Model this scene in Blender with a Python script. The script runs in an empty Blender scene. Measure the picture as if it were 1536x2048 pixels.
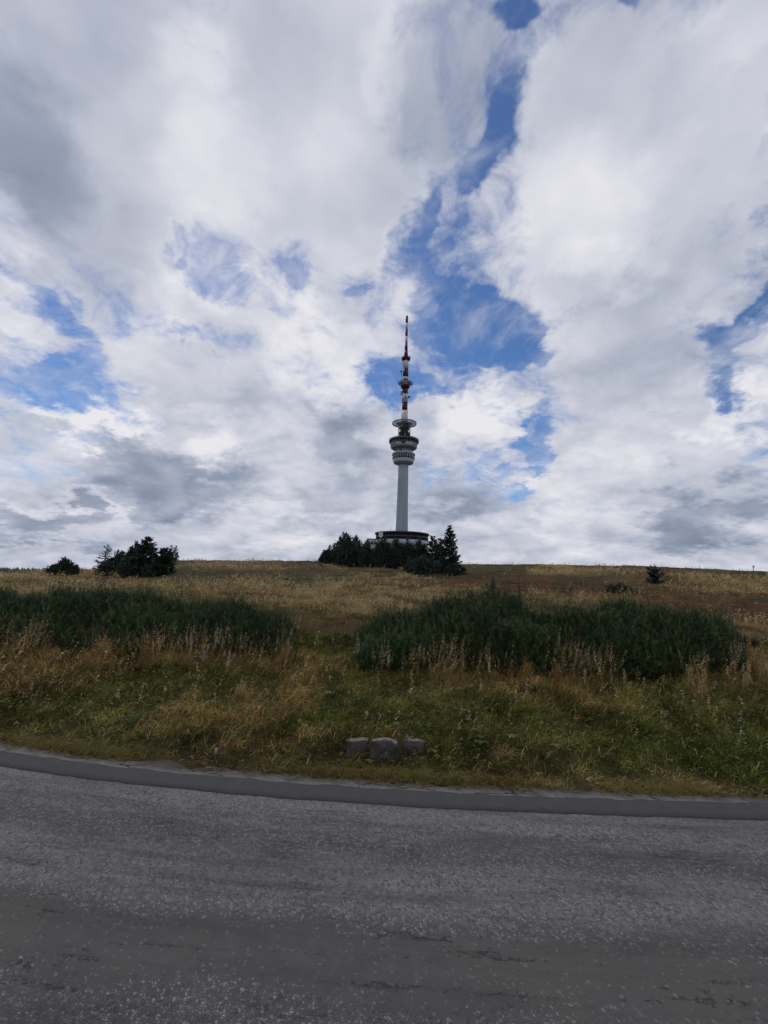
import bpy, math, random
import numpy as np
from mathutils import Vector, Matrix

random.seed(7)
RNG = np.random.default_rng(11)
SC = bpy.context.scene
COL = SC.collection

# ------------------------------------------------------------------ camera
CAM_H = 1.6
F_PX = 860.0                     # focal length in pixels of the 1536 x 2048 photograph
PITCH = math.atan(126.0 / F_PX)
ROLL = math.radians(1.75)
Fw = np.array([0, math.cos(PITCH), math.sin(PITCH)])
U0 = np.array([0, -math.sin(PITCH), math.cos(PITCH)])
R0 = np.array([1.0, 0, 0])
Rt = R0 * math.cos(ROLL) + U0 * math.sin(ROLL)
Up = U0 * math.cos(ROLL) - R0 * math.sin(ROLL)
cam_data = bpy.data.cameras.new('camera')
cam = bpy.data.objects.new('camera', cam_data)
COL.objects.link(cam)
cam_data.sensor_fit = 'VERTICAL'
cam_data.sensor_height = 36.0
cam_data.sensor_width = 27.0
cam_data.lens = F_PX / 2048.0 * 36.0
cam_data.clip_start = 0.05
cam_data.clip_end = 30000
cam.matrix_world = Matrix(((Rt[0], Up[0], -Fw[0], 0), (Rt[1], Up[1], -Fw[1], 0), (Rt[2], Up[2], -Fw[2], CAM_H), (0, 0, 0, 1)))
SC.camera = cam

def ray(px, py):
    d = Fw + Rt * (px - 768) / F_PX - Up * (py - 1024) / F_PX
    return d / np.linalg.norm(d)
def on_plane(px, py, z=0.0):
    d = ray(px, py); t = (z - CAM_H) / d[2]
    return d[0] * t, d[1] * t
def at_depth(px, py, Y):
    d = ray(px, py); t = Y / d[1]
    return d[0] * t, Y, CAM_H + d[2] * t

# ------------------------------------------------------------------ colour management
SC.view_settings.view_transform = 'Standard'
SC.view_settings.look = 'None'
SC.view_settings.exposure = 0.0
SC.view_settings.gamma = 1.0
SC.view_settings.use_curve_mapping = False

# ------------------------------------------------------------------ sun (veiled by cloud, high in front to the left)
SUN_EL, SUN_AZ = math.radians(52), math.radians(-28)      # azimuth from +Y, positive to the right
sun_dir = Vector((math.cos(SUN_EL) * math.sin(SUN_AZ), math.cos(SUN_EL) * math.cos(SUN_AZ), math.sin(SUN_EL)))
sl = bpy.data.lights.new('sun', 'SUN'); sl.energy = 1.0; sl.angle = math.radians(12); sl.color = (1.0, 0.95, 0.88)
sun = bpy.data.objects.new('sun', sl); COL.objects.link(sun)
sun.rotation_euler = sun_dir.to_track_quat('Z', 'Y').to_euler()

# ------------------------------------------------------------------ sky: Nishita blue behind a procedural broken cloud layer
W = bpy.data.worlds.new('World'); SC.world = W; W.use_nodes = True
wt = W.node_tree; wt.nodes.clear()
def N(t, kind, **kw):
    n = t.nodes.new(kind)
    for k, v in kw.items(): setattr(n, k, v)
    return n
def put(t, sock, val):
    if hasattr(val, 'is_output') or isinstance(val, bpy.types.NodeSocket): t.links.new(val, sock)
    else: sock.default_value = val
def M(t, op, a, b=None, c=None, clamp=False):
    n = N(t, 'ShaderNodeMath', operation=op, use_clamp=clamp)
    put(t, n.inputs[0], a)
    if b is not None: put(t, n.inputs[1], b)
    if c is not None: put(t, n.inputs[2], c)
    return n.outputs[0]
def VM(t, op, a, b=None, scale=None):
    n = N(t, 'ShaderNodeVectorMath', operation=op)
    put(t, n.inputs[0], a)
    if b is not None: put(t, n.inputs[1], b)
    if scale is not None: put(t, n.inputs['Scale'], scale)
    return n.outputs['Value'] if op in ('LENGTH', 'DOT_PRODUCT') else n.outputs[0]
def NOISE(t, vec, scale, detail=4, rough=0.5, dist=0.0, lac=2.0, dims='3D', out='Fac'):
    n = N(t, 'ShaderNodeTexNoise', noise_dimensions=dims)
    if vec is not None: t.links.new(vec, n.inputs['Vector'])
    n.inputs['Scale'].default_value = scale; n.inputs['Detail'].default_value = detail
    n.inputs['Roughness'].default_value = rough; n.inputs['Distortion'].default_value = dist
    n.inputs['Lacunarity'].default_value = lac
    return n.outputs[out]
def RANGE(t, v, a, b, c=0.0, d=1.0, interp='LINEAR'):
    n = N(t, 'ShaderNodeMapRange', interpolation_type=interp, clamp=True)
    put(t, n.inputs['Value'], v)
    for i, x in zip(('From Min', 'From Max', 'To Min', 'To Max'), (a, b, c, d)): n.inputs[i].default_value = x
    return n.outputs[0]
def MIX(t, f, a, b, mode='MIX'):
    n = N(t, 'ShaderNodeMix', data_type='RGBA', blend_type=mode)
    put(t, n.inputs[0], f)
    for s, x in ((n.inputs[6], a), (n.inputs[7], b)):
        put(t, s, x if not isinstance(x, tuple) else (*x, 1.0)[:4])
    return n.outputs[2]
def srgb(r, g, b):
    f = lambda c: (c / 255 / 12.92) if c / 255 <= 0.04045 else ((c / 255 + 0.055) / 1.055) ** 2.4
    return (f(r), f(g), f(b))

tc = N(wt, 'ShaderNodeTexCoord')
DIR = VM(wt, 'NORMALIZE', tc.outputs['Generated'])
sx = N(wt, 'ShaderNodeSeparateXYZ'); wt.links.new(DIR, sx.inputs[0])
zc = M(wt, 'MAXIMUM', sx.outputs[2], 0.0)
inv = M(wt, 'DIVIDE', 1.0, M(wt, 'ADD', zc, 0.34))
cx = N(wt, 'ShaderNodeCombineXYZ')
wt.links.new(M(wt, 'MULTIPLY', sx.outputs[0], inv), cx.inputs[0])
wt.links.new(M(wt, 'MULTIPLY', sx.outputs[1], inv), cx.inputs[1])
P = cx.outputs[0]                                    # position on the cloud layer
# edges of the cloud fields are broken up by noise laid on the layer
w1 = VM(wt, 'SUBTRACT', NOISE(wt, P, 3.2, 5, 0.6, out='Color'), (0.5, 0.5, 0.5))
w2 = VM(wt, 'SUBTRACT', NOISE(wt, P, 14.0, 3, 0.65, out='Color'), (0.5, 0.5, 0.5))
WD = VM(wt, 'ADD', DIR, VM(wt, 'SCALE', w1, scale=0.30))
WD = VM(wt, 'ADD', WD, VM(wt, 'SCALE', w2, scale=0.06))

def blob(px, py, rx, ry, ang=0.0):
    """soft 0..1 patch of sky round the direction seen at (px, py), radii and tilt as seen there"""
    c, s = math.cos(math.radians(ang)), math.sin(math.radians(ang))
    d = ray(px, py)
    a = ray(px + rx * c, py + rx * s) - ray(px - rx * c, py - rx * s)
    b = ray(px - ry * s, py + ry * c) - ray(px + ry * s, py - ry * c)
    la, lb = np.linalg.norm(a) / 2, np.linalg.norm(b) / 2
    e1 = Vector(a).normalized(); e3 = Vector(d).normalized()
    e1 = (e1 - e3 * e1.dot(e3)).normalized(); e2 = e3.cross(e1)
    m = Matrix((e1, e2, e3)).transposed()
    n = N(wt, 'ShaderNodeMapping', vector_type='TEXTURE')
    wt.links.new(WD, n.inputs[0])
    n.inputs['Location'].default_value = tuple(d); n.inputs['Rotation'].default_value = m.to_euler('XYZ')
    n.inputs['Scale'].default_value = (la * 1.25, lb * 1.25, 0.8)
    g = N(wt, 'ShaderNodeTexGradient', gradient_type='SPHERICAL'); wt.links.new(n.outputs[0], g.inputs[0])
    return RANGE(wt, g.outputs['Fac'], 0.0, 0.62, 0, 1, 'SMOOTHSTEP')
def field(start, lst):
    v = start
    for (px, py, rx, ry, ang, w) in lst:
        v = M(wt, 'MULTIPLY_ADD', blob(px, py, rx, ry, ang), w, v)
    return v
# (px, py, rx, ry, tilt, weight): openings (negative) and solid banks (positive)
COVER = [
    (1000, 190, 55, 270, 22, -.42), (1020, 0, 60, 60, 0, -.6), (950, 330, 40, 110, 25, -.45), (805, 480, 48, 130, 25, -.50), (880, 420, 60, 110, 25, -.34), (890, 620, 80, 160, -22, -.56), (795, 770, 62, 75, 0, -.6),
    (1000, 690, 110, 75, 30, -.62), (1065, 730, 60, 40, 0, -.45), (382, 505, 46, 36, -20, -.40), (603, 535, 42, 88, -15, -.50), (712, 595, 34, 24, 0, -.4), (455, 560, 80, 60, 45, -.27),
    (130, 650, 42, 120, -25, -.5), (120, 765, 125, 48, 8, -.56), (270, 830, 80, 25, 15, -.45), (405, 718, 32, 28, 0, -.35), (1460, 670, 95, 60, -30, -.6), (1530, 550, 40, 90, 10, -.5),
    (1400, 800, 50, 55, -35, -.5), (1075, 880, 45, 95, 10, -.42), (1040, 960, 60, 30, -20, -.42), (1215, 30, 40, 30, 0, -.42), (860, 330, 70, 90, 20, -.2),
    (1480, 460, 60, 60, 0, -.2), (870, 800, 60, 22, -10, -.25),
    (620, 250, 260, 320, 20, .5), (200, 300, 240, 420, -10, .5), (1260, 450, 220, 330, 15, .5), (950, 850, 90, 60, 0, .3), (500, 900, 380, 160, 0, .5), (1150, 250, 110, 220, 20, .3), (1300, 940, 220, 120, 0, .5),
    (480, 650, 130, 50, 25, .3), (60, 620, 50, 110, -20, .3), (700, 690, 40, 60, 0, .25), (200, 1050, 350, 60, 0, .5), (1400, 1060, 350, 60, 0, .5), (1240, 700, 100, 120, 0, .4), (780, 1050, 400, 60, 0, .5), (1450, 180, 120, 200, 0, .5)]
# brightness of the cloud: bright (positive) and heavy grey (negative)
SHADE = [
    (40, 290, 130, 170, 0, -.26), (60, 120, 150, 120, 0, -.1), (900, 150, 110, 260, 15, -.26), (250, 560, 120, 170, 0, -.14), (430, 340, 120, 150, 0, .14), (360, 90, 120, 100, 0, .16), (650, 380, 130, 180, 0, .05), (780, 130, 60, 120, 0, .10),
    (1130, 470, 150, 160, 20, .17), (1190, 545, 120, 60, 0, .08), (1340, 620, 150, 110, 0, -.12), (1440, 60, 120, 120, 0, .12), (1330, 200, 90, 140, 20, -.08),
    (520, 620, 180, 80, 15, .22), (640, 730, 120, 90, 0, .2), (330, 650, 60, 90, 0, .12), (50, 620, 60, 120, 0, .16), (180, 835, 150, 32, 10, .36), (420, 880, 60, 60, 50, .18), (330, 955, 200, 75, 8, -.42), (110, 1050, 120, 38, 8, -.34), (130, 1010, 160, 18, 12, .14),
    (690, 880, 85, 60, 30, -.34), (880, 985, 120, 60, 10, -.34), (700, 1000, 120, 40, 0, -.12), (955, 840, 100, 70, 0, .30), (1130, 1010, 70, 110, 10, .16), (1450, 850, 120, 60, -20, .32), (1420, 1030, 180, 60, 0, -.38), (1250, 960, 90, 70, 0, .08),
    (1380, 700, 60, 60, 0, -.12), (560, 1060, 130, 40, 0, .16), (500, 860, 130, 60, 0, .14), (10, 470, 80, 100, 0, .14)]
n_big = NOISE(wt, P, 2.0, 9, 0.56, 0.35)
low = RANGE(wt, sx.outputs[2], 0.02, 0.17, 0.75, 0.0, 'SMOOTHSTEP')      # towards the horizon the banks overlap
cover = field(M(wt, 'ADD', M(wt, 'MULTIPLY_ADD', M(wt, 'SUBTRACT', n_big, 0.5), 1.7, 0.30), low), COVER)
bil = NOISE(wt, P, 9.0, 7, 0.66, 0.5)
cover2 = M(wt, 'MULTIPLY_ADD', M(wt, 'SUBTRACT', bil, 0.5), 1.7, cover)
alpha = RANGE(wt, cover2, -0.42, 0.52, 0.0, 1.0, 'SMOOTHSTEP')
veil = RANGE(wt, NOISE(wt, P, 4.5, 6, 0.60, 0.5), 0.42, 0.74, 0.0, 0.66, 'SMOOTHSTEP')
alpha = M(wt, 'MAXIMUM', alpha, veil)
# self shading: compare the density with the density a step towards the sun
toward = (-0.05, -0.10, 0.0)
P2 = VM(wt, 'ADD', P, toward)
d1 = NOISE(wt, P, 3.2, 5, 0.42, 0.2); d2 = NOISE(wt, P2, 3.2, 5, 0.42, 0.2)
rel = M(wt, 'MULTIPLY', M(wt, 'SUBTRACT', d1, d2), 0.8)
bright = field(M(wt, 'ADD', rel, 0.72), SHADE)
bright = M(wt, 'MULTIPLY_ADD', M(wt, 'SUBTRACT', bil, 0.5), 0.12, bright)
bright = M(wt, 'MULTIPLY_ADD', M(wt, 'SUBTRACT', n_big, 0.5), 0.25, bright)
def billow(sc_, off):
    n_ = NOISE(wt, VM(wt, 'ADD', P, off), sc_, 1, 0.5, 0.4)
    return RANGE(wt, M(wt, 'ABSOLUTE', M(wt, 'SUBTRACT', n_, 0.5)), 0.0, 0.16)
puff = M(wt, 'ADD', M(wt, 'MULTIPLY', billow(5.0, (3, 1, 0)), 0.55), M(wt, 'ADD', M(wt, 'MULTIPLY', billow(11.0, (7, 2, 0)), 0.28), M(wt, 'MULTIPLY', billow(24.0, (1, 9, 0)), 0.17)))
bright = M(wt, 'MULTIPLY_ADD', M(wt, 'SUBTRACT', puff, 0.48), RANGE(wt, sx.outputs[2], .30, .70, .17, .05), bright)
edge = RANGE(wt, cover, 0.05, 0.6, 0.16, 0.0)
bright = M(wt, 'ADD', bright, edge)
bright = M(wt, 'MULTIPLY_ADD', bright, 0.92, 0.02)
ramp = N(wt, 'ShaderNodeValToRGB'); wt.links.new(bright, ramp.inputs[0])
el = ramp.color_ramp.elements
stops = [(0.0, srgb(112, 124, 146)), (0.3, srgb(146, 156, 176)), (0.55, srgb(178, 184, 200)), (0.8, srgb(210, 212, 223)), (1.0, srgb(233, 232, 237))]
el[0].position, el[0].color = stops[0][0], (*stops[0][1], 1)
el[1].position, el[1].color = stops[-1][0], (*stops[-1][1], 1)
for p_, c_ in stops[1:-1]:
    e = el.new(p_); e.color = (*c_, 1)
sky = N(wt, 'ShaderNodeTexSky', sky_type='NISHITA', sun_disc=False)
sky.sun_elevation = SUN_EL; sky.sun_rotation = SUN_AZ
sky.altitude = 1450; sky.air_density = 1.0; sky.dust_density = 0.4; sky.ozone_density = 1.5
bg1 = N(wt, 'ShaderNodeBackground'); hs = N(wt, 'ShaderNodeHueSaturation'); hs.inputs['Saturation'].default_value = 1.22; hs.inputs['Hue'].default_value = 0.506
hs.inputs['Value'].default_value = 1.0; wt.links.new(sky.outputs[0], hs.inputs['Color']); wt.links.new(hs.outputs[0], bg1.inputs[0]); bg1.inputs[1].default_value = 0.098
bg2 = N(wt, 'ShaderNodeBackground'); wt.links.new(ramp.outputs[0], bg2.inputs[0]); bg2.inputs[1].default_value = 1.0
mx = N(wt, 'ShaderNodeMixShader'); wt.links.new(alpha, mx.inputs[0])
wt.links.new(bg1.outputs[0], mx.inputs[1]); wt.links.new(bg2.outputs[0], mx.inputs[2])
wo = N(wt, 'ShaderNodeOutputWorld'); wt.links.new(mx.outputs[0], wo.inputs[0])

W.cycles.sampling_method = 'NONE'

# ------------------------------------------------------------------ helpers
def tag(o, label=None, cat=None, group=None, kind=None):
    if label: o['label'] = label
    if cat: o['category'] = cat
    if group: o['group'] = group
    if kind: o['kind'] = kind
    return o
def empty(name, loc, rz=0.0, parent=None):
    o = bpy.data.objects.new(name, None); COL.objects.link(o); o.location = loc; o.rotation_euler = (0, 0, rz)
    if parent: o.parent = parent
    return o
def np_mesh(name, V, F, mat, parent=None, tint=None, smooth=False, uv=None, loc=None):
    """V (n,3); F (m,3) or (m,4) int array, or a list of such arrays"""
    Fs = F if isinstance(F, list) else [F]
    Fs = [np.asarray(f, dtype=np.int32) for f in Fs if len(f)]
    me = bpy.data.meshes.new(name)
    me.vertices.add(len(V)); me.vertices.foreach_set('co', np.asarray(V, dtype=np.float32).ravel())
    tot = sum(f.size for f in Fs); npoly = sum(len(f) for f in Fs)
    me.loops.add(tot); me.loops.foreach_set('vertex_index', np.concatenate([f.ravel() for f in Fs]))
    me.polygons.add(npoly)
    sizes = np.concatenate([np.full(len(f), f.shape[1], dtype=np.int32) for f in Fs])
    starts = np.concatenate([[0], np.cumsum(sizes)[:-1]]).astype(np.int32)
    me.polygons.foreach_set('loop_start', starts)
    try: me.polygons.foreach_set('loop_total', sizes)
    except Exception: pass
    me.update(calc_edges=True)
    if smooth: me.polygons.foreach_set('use_smooth', np.ones(npoly, dtype=bool))
    if tint is not None:
        a = me.color_attributes.new('tint', 'FLOAT_COLOR', 'POINT')
        c = np.ones((len(V), 4), dtype=np.float32); c[:, :3] = tint
        a.data.foreach_set('color', c.ravel())
    if uv is not None:
        l = me.uv_layers.new(name='lay')
        vi = np.concatenate([f.ravel() for f in Fs])
        l.data.foreach_set('uv', np.asarray(uv, dtype=np.float32)[vi].ravel())
    me.validate()
    o = bpy.data.objects.new(name, me); COL.objects.link(o)
    if mat: me.materials.append(mat)
    if parent: o.parent = parent
    if loc is not None: o.location = loc
    return o

# lattice noise in numpy
def hsh(ix, iy, seed):
    h = (ix.astype(np.int64) * 374761393 + iy.astype(np.int64) * 668265263 + seed * 1442695041) & 0xFFFFFFFF
    h = ((h ^ (h >> 13)) * 1274126177) & 0xFFFFFFFF
    return ((h ^ (h >> 16)) & 0xFFFF) / 65535.0
def vn(x, y, seed=0):
    x = np.asarray(x, float); y = np.asarray(y, float)
    ix = np.floor(x); iy = np.floor(y); fx = x - ix; fy = y - iy
    fx = fx * fx * (3 - 2 * fx); fy = fy * fy * (3 - 2 * fy)
    a = hsh(ix, iy, seed); b = hsh(ix + 1, iy, seed); c = hsh(ix, iy + 1, seed); d = hsh(ix + 1, iy + 1, seed)
    return (a + (b - a) * fx) * (1 - fy) + (c + (d - c) * fx) * fy
def fbm(x, y, seed=0, oct=4, g=0.5):
    s = 0; a = 1; t = 0
    for i in range(oct):
        s = s + a * vn(np.asarray(x) * 2 ** i + 17.3 * i, np.asarray(y) * 2 ** i - 9.1 * i, seed + i); t += a; a *= g
    return s / t
def sstep(a, b, x):
    t = np.clip((np.asarray(x) - a) / (b - a), 0, 1); return t * t * (3 - 2 * t)

# ------------------------------------------------------------------ materials
def new_mat(name, rough=0.8, spec=0.3):
    m = bpy.data.materials.new(name); m.use_nodes = True
    t = m.node_tree; b = t.nodes['Principled BSDF']
    b.inputs['Roughness'].default_value = rough
    b.inputs['Specular IOR Level'].default_value = spec
    return m, t, b
SPEC_ROAD = 0.15
def mat_paint(name, col, col2=None, rough=0.6, scale=1.5, bump=0.0, streak=1.0, metal=0.0):
    m, t, b = new_mat(name, rough)
    tcn = N(t, 'ShaderNodeTexCoord'); mp = N(t, 'ShaderNodeMapping'); t.links.new(tcn.outputs['Object'], mp.inputs[0])
    mp.inputs['Scale'].default_value = (1, 1, streak)
    n = NOISE(t, mp.outputs[0], scale, 6, 0.65)
    c2 = col2 or tuple(c * 0.7 for c in col)
    t.links.new(MIX(t, RANGE(t, n, 0.35, 0.7), col, c2), b.inputs['Base Color'])
    b.inputs['Metallic'].default_value = metal
    if bump:
        bp = N(t, 'ShaderNodeBump'); bp.inputs['Strength'].default_value = bump; bp.inputs['Distance'].default_value = 0.01
        t.links.new(NOISE(t, tcn.outputs['Object'], scale * 20, 5, 0.7), bp.inputs['Height']); t.links.new(bp.outputs[0], b.inputs['Normal'])
    return m
def mat_leaf(name, rough=0.7, spec=0.15, trans=0.25, mul=1.0):
    """colour from each blade's own tint; thin leaves let some light through"""
    m, t, b = new_mat(name, rough, spec)
    at = N(t, 'ShaderNodeAttribute', attribute_name='tint')
    tcn = N(t, 'ShaderNodeTexCoord')
    n = NOISE(t, tcn.outputs['Object'], 35.0, 2, 0.6)
    c = MIX(t, RANGE(t, n, 0.3, 0.7, 0.0, 1.0), at.outputs['Color'], (0.65, 0.65, 0.62), 'MULTIPLY')
    c = MIX(t, 0.5, at.outputs['Color'], c)
    h_ = N(t, 'ShaderNodeHueSaturation'); h_.inputs['Saturation'].default_value = 1.02; h_.inputs['Value'].default_value = mul; t.links.new(c, h_.inputs['Color']); c = h_.outputs[0]
    t.links.new(c, b.inputs['Base Color'])
    tr = N(t, 'ShaderNodeBsdfTranslucent'); t.links.new(c, tr.inputs[0])
    mxs = N(t, 'ShaderNodeMixShader'); mxs.inputs[0].default_value = trans
    out = t.nodes['Material Output']
    t.links.new(b.outputs[0], mxs.inputs[1]); t.links.new(tr.outputs[0], mxs.inputs[2]); t.links.new(mxs.outputs[0], out.inputs['Surface'])
    return m
M_GRASS = mat_leaf('grass_blades', spec=0.05, trans=0.35, mul=1.28)
M_NEEDLE = mat_leaf('conifer_needles', rough=0.55, spec=0.25, trans=0.08)
M_BARK = mat_paint('bark', (0.06, 0.045, 0.035), (0.03, 0.024, 0.02), rough=0.95, scale=14, bump=0.4)

# ------------------------------------------------------------------ the lie of the land
ROAD_EDGE_PX = [(0, 1486), (100, 1495), (200, 1505), (340, 1528), (480, 1545), (620, 1553), (768, 1560), (1000, 1567), (1250, 1582), (1536, 1592)]
STRIP_TOP_PX = [(0, 1504), (200, 1526), (390, 1549), (480, 1560), (768, 1583), (1000, 1589), (1250, 1599), (1536, 1608)]
STRIP_BOT_PX = [(0, 1534), (200, 1555), (390, 1581), (480, 1594), (768, 1611), (1000, 1620), (1250, 1631), (1536, 1641)]
def edge_fn(pts, deg=3):
    w = np.array([on_plane(*p) for p in pts])
    co = np.polyfit(w[:, 0], w[:, 1], deg); x0, x1 = w[0, 0], w[-1, 0]
    d = np.polyder(co)
    def f(x):
        x = np.asarray(x, float); xc = np.clip(x, x0, x1)
        return np.polyval(co, xc) + np.where(x < x0, (x - x0) * np.polyval(d, x0), 0) + np.where(x > x1, (x - x1) * np.polyval(d, x1), 0)
    return f
edge_y = edge_fn(ROAD_EDGE_PX); strip_top = edge_fn(STRIP_TOP_PX); strip_bot = edge_fn(STRIP_BOT_PX)
ROAD_W = 6.2
RIDGE_PX = [(0, 1143), (100, 1140), (180, 1138), (260, 1129), (340, 1120), (420, 1120), (640, 1121), (780, 1124), (920, 1127), (1080, 1128), (1280, 1131), (1440, 1138), (1536, 1143)]
rd = np.array([ray(px, py + 1) for px, py in RIDGE_PX])
R_AZ = np.degrees(np.arctan2(rd[:, 0], rd[:, 1])); R_T = rd[:, 2] / np.hypot(rd[:, 0], rd[:, 1])
def t_ridge(az): return np.interp(az, R_AZ, R_T)
RIDGE_R = 62.0
def terr(x, y, fine=True):
    x = np.asarray(x, float); y = np.asarray(y, float)
    r = np.hypot(x, y) + 1e-6; az = np.degrees(np.arctan2(x, y))
    s = y - edge_y(x)                                   # distance past the far edge of the road
    s2 = (edge_y(x) - ROAD_W) - y                       # distance past the near edge, behind the camera
    bank = 0.10 * sstep(0.10, 0.55, s) + 0.10 * sstep(0.4, 1.9, s) + 0.05 * sstep(1.5, 5.0, s)
    # a dug-out step with stones just left of the middle
    st = np.exp(-((x - 0.02) / 0.42) ** 2) * sstep(0.12, 0.26, s)
    near = np.exp(-((x - 0.02) / 0.40) ** 4); bank = bank * (1 - near * (1 - sstep(.30, .50, s))) + 0.05 * near * sstep(.38, .50, s) * (1 - sstep(.6, 1.4, s))
    tr = t_ridge(az)
    zr = CAM_H + RIDGE_R * tr
    behind = sstep(95, 150, np.abs(az))
    zr = zr * (1 - behind) + (-1.5) * behind
    q = np.clip((r - 7.0) / (RIDGE_R - 7.0), 0, 1)
    z = bank * (1 - q) + zr * q
    z = z + 0.25 * np.sin(np.pi * q) ** 2 * (fbm(x / 14, y / 14, 3, 2) - 0.62) * 2
    far = np.maximum(r - RIDGE_R, 0)
    sl = np.where(tr > 0.0, tr - 0.007, tr - 0.012)
    f1 = np.minimum(far, 220); f2 = np.clip(far - 220, 0, 2500)
    z = z + f1 * sl * (1 - behind) - f1 * 0.04 * behind - 0.11 * f2 * sstep(0, 500, f2)
    und = (fbm(x / 1.6, y / 1.6, 21, 3) - 0.5) * 0.32 * sstep(6, 18, r) + (fbm(x / 5, y / 5, 22, 2) - .62) * .5 * sstep(15, 35, r) * (1 - .6 * sstep(52, 60, r)) + (fbm(x / 0.40, y / 0.40, 31, 3) - 0.5) * 0.11 * sstep(0.05, 0.5, s)
    z = z + und * sstep(0, 0.3, np.maximum(s, s2)) * (1 - sstep(200, 400, r))
    on_road = (s < 0.02) & (s2 < 0.02)
    z = np.where(on_road, -0.05, np.where(s2 >= 0.02, np.minimum(z, 0.05) - 0.02 - 0.10 * sstep(0, 2, s2), z))
    # distant wooded swell on the left horizon
    hill = np.exp(-((r - 1000) / 260) ** 2) * (1 - sstep(-34, -24, az)) * (1 - behind)
    z = z + hill * np.maximum(CAM_H - 0.0150 * r - z, 0)
    return z
def zt(x, y): return float(terr(np.array([x]), np.array([y]))[0])
def ground_px(px, py, rmax=400):
    """where the sight line of a picture point meets the land"""
    d = ray(px, py); ts = np.geomspace(2.5, rmax, 900)
    zz = terr(d[0] * ts, d[1] * ts); hit = np.nonzero(CAM_H + d[2] * ts < zz)[0]
    t = ts[hit[0]] if len(hit) else 60.0
    return d[0] * t, d[1] * t

# colours of the moor: places where one kind of growth takes over, as seen from the road
TAN = (0.39, 0.285, 0.145); STRAW = (0.32, 0.245, 0.105); OLIVE = (0.110, 0.100, 0.028); GREEN = (0.074, 0.092, 0.019)
RUST = (0.145, 0.058, 0.020); ORANGE = (0.245, 0.148, 0.060); DARK = (0.028, 0.030, 0.014); BROWN = (0.125, 0.073, 0.026)
# (px, py, half width px, half height px, colour, weight)
REG = [(620, 1186, 220, 17, STRAW, 1.7), (700, 1205, 150, 12, STRAW, 1.5), (430, 1131, 230, 7, STRAW, 1.4), (500, 1152, 190, 7, OLIVE, 1.3), (330, 1175, 110, 7, STRAW, 1.4), (430, 1197, 130, 6, OLIVE, 1.6), (350, 1205, 120, 7, BROWN, 1.2), (760, 1155, 110, 7, STRAW, 1.3), (50, 1155, 80, 12, STRAW, 1.2), (220, 1185, 180, 14, OLIVE, 1.2), (700, 1200, 150, 14, STRAW, .9),
       (1090, 1172, 150, 12, RUST, 2.4), (1000, 1152, 90, 8, BROWN, 1.4), (1170, 1140, 55, 5, STRAW, 3.2), (1230, 1182, 60, 8, DARK, 1.5), (1460, 1165, 110, 14, STRAW, 2.2), (1400, 1215, 160, 22, RUST, 1.5), (1500, 1260, 60, 40, BROWN, 1.3), (1150, 1200, 60, 8, STRAW, 2.6), (1260, 1192, 70, 5, STRAW, 2.0), (1350, 1196, 90, 8, RUST, 1.8), (1490, 1262, 40, 10, TAN, 2.6), (1010, 1200, 60, 14, OLIVE, 1.5),
       (650, 1240, 80, 30, BROWN, 1.0), (650, 1300, 80, 30, GREEN, 1.2), (1330, 1150, 100, 8, RUST, 1.5), (950, 1140, 60, 10, OLIVE, 1.4), (160, 1160, 90, 10, RUST, 1.0),
       (60, 1325, 160, 30, ORANGE, 1.3), (240, 1305, 120, 30, ORANGE, 1.4), (80, 1390, 200, 25, BROWN, 1.3), (330, 1415, 170, 30, STRAW, .9), (330, 1360, 150, 26, GREEN, 1.3), (560, 1350, 90, 40, ORANGE, 1.0), (500, 1440, 60, 40, ORANGE, .9), (100, 1455, 170, 20, GREEN, 1.2), (200, 1485, 250, 10, OLIVE, 1.0),
       (960, 1370, 190, 34, ORANGE, 1.5), (840, 1390, 100, 26, STRAW, 1.0), (740, 1400, 70, 50, GREEN, 1.2), (1200, 1450, 300, 45, GREEN, 1.8), (860, 1450, 160, 40, GREEN, 1.5), (1500, 1440, 80, 70, GREEN, 1.2), (1450, 1350, 80, 40, STRAW, 1.1), (1420, 1520, 120, 20, GREEN, 1.0),
       (620, 1515, 160, 24, ORANGE, 1.5), (1000, 1540, 180, 14, STRAW, 1.0), (1330, 1562, 260, 12, STRAW, 1.8), (620, 1455, 70, 26, GREEN, 1.0), (1170, 1520, 200, 20, OLIVE, 1.0)]
REGW = []
for (px, py, hx, hy, c, w) in REG:
    gx, gy = ground_px(px, py); r0 = math.hypot(gx, gy)
    # footprint on the land of the half height
    ga = ground_px(px, py + hy); gb = ground_px(px, max(py - hy, 1128 if r0 < 50 else py - hy))
    ry_ = max(abs(math.hypot(*ga) - math.hypot(*gb)) / 2, 0.15); ry_ = min(ry_, r0 * 0.6)
    REGW.append((gx, gy, hx / F_PX * r0, ry_, c, w * 1.3))
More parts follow.
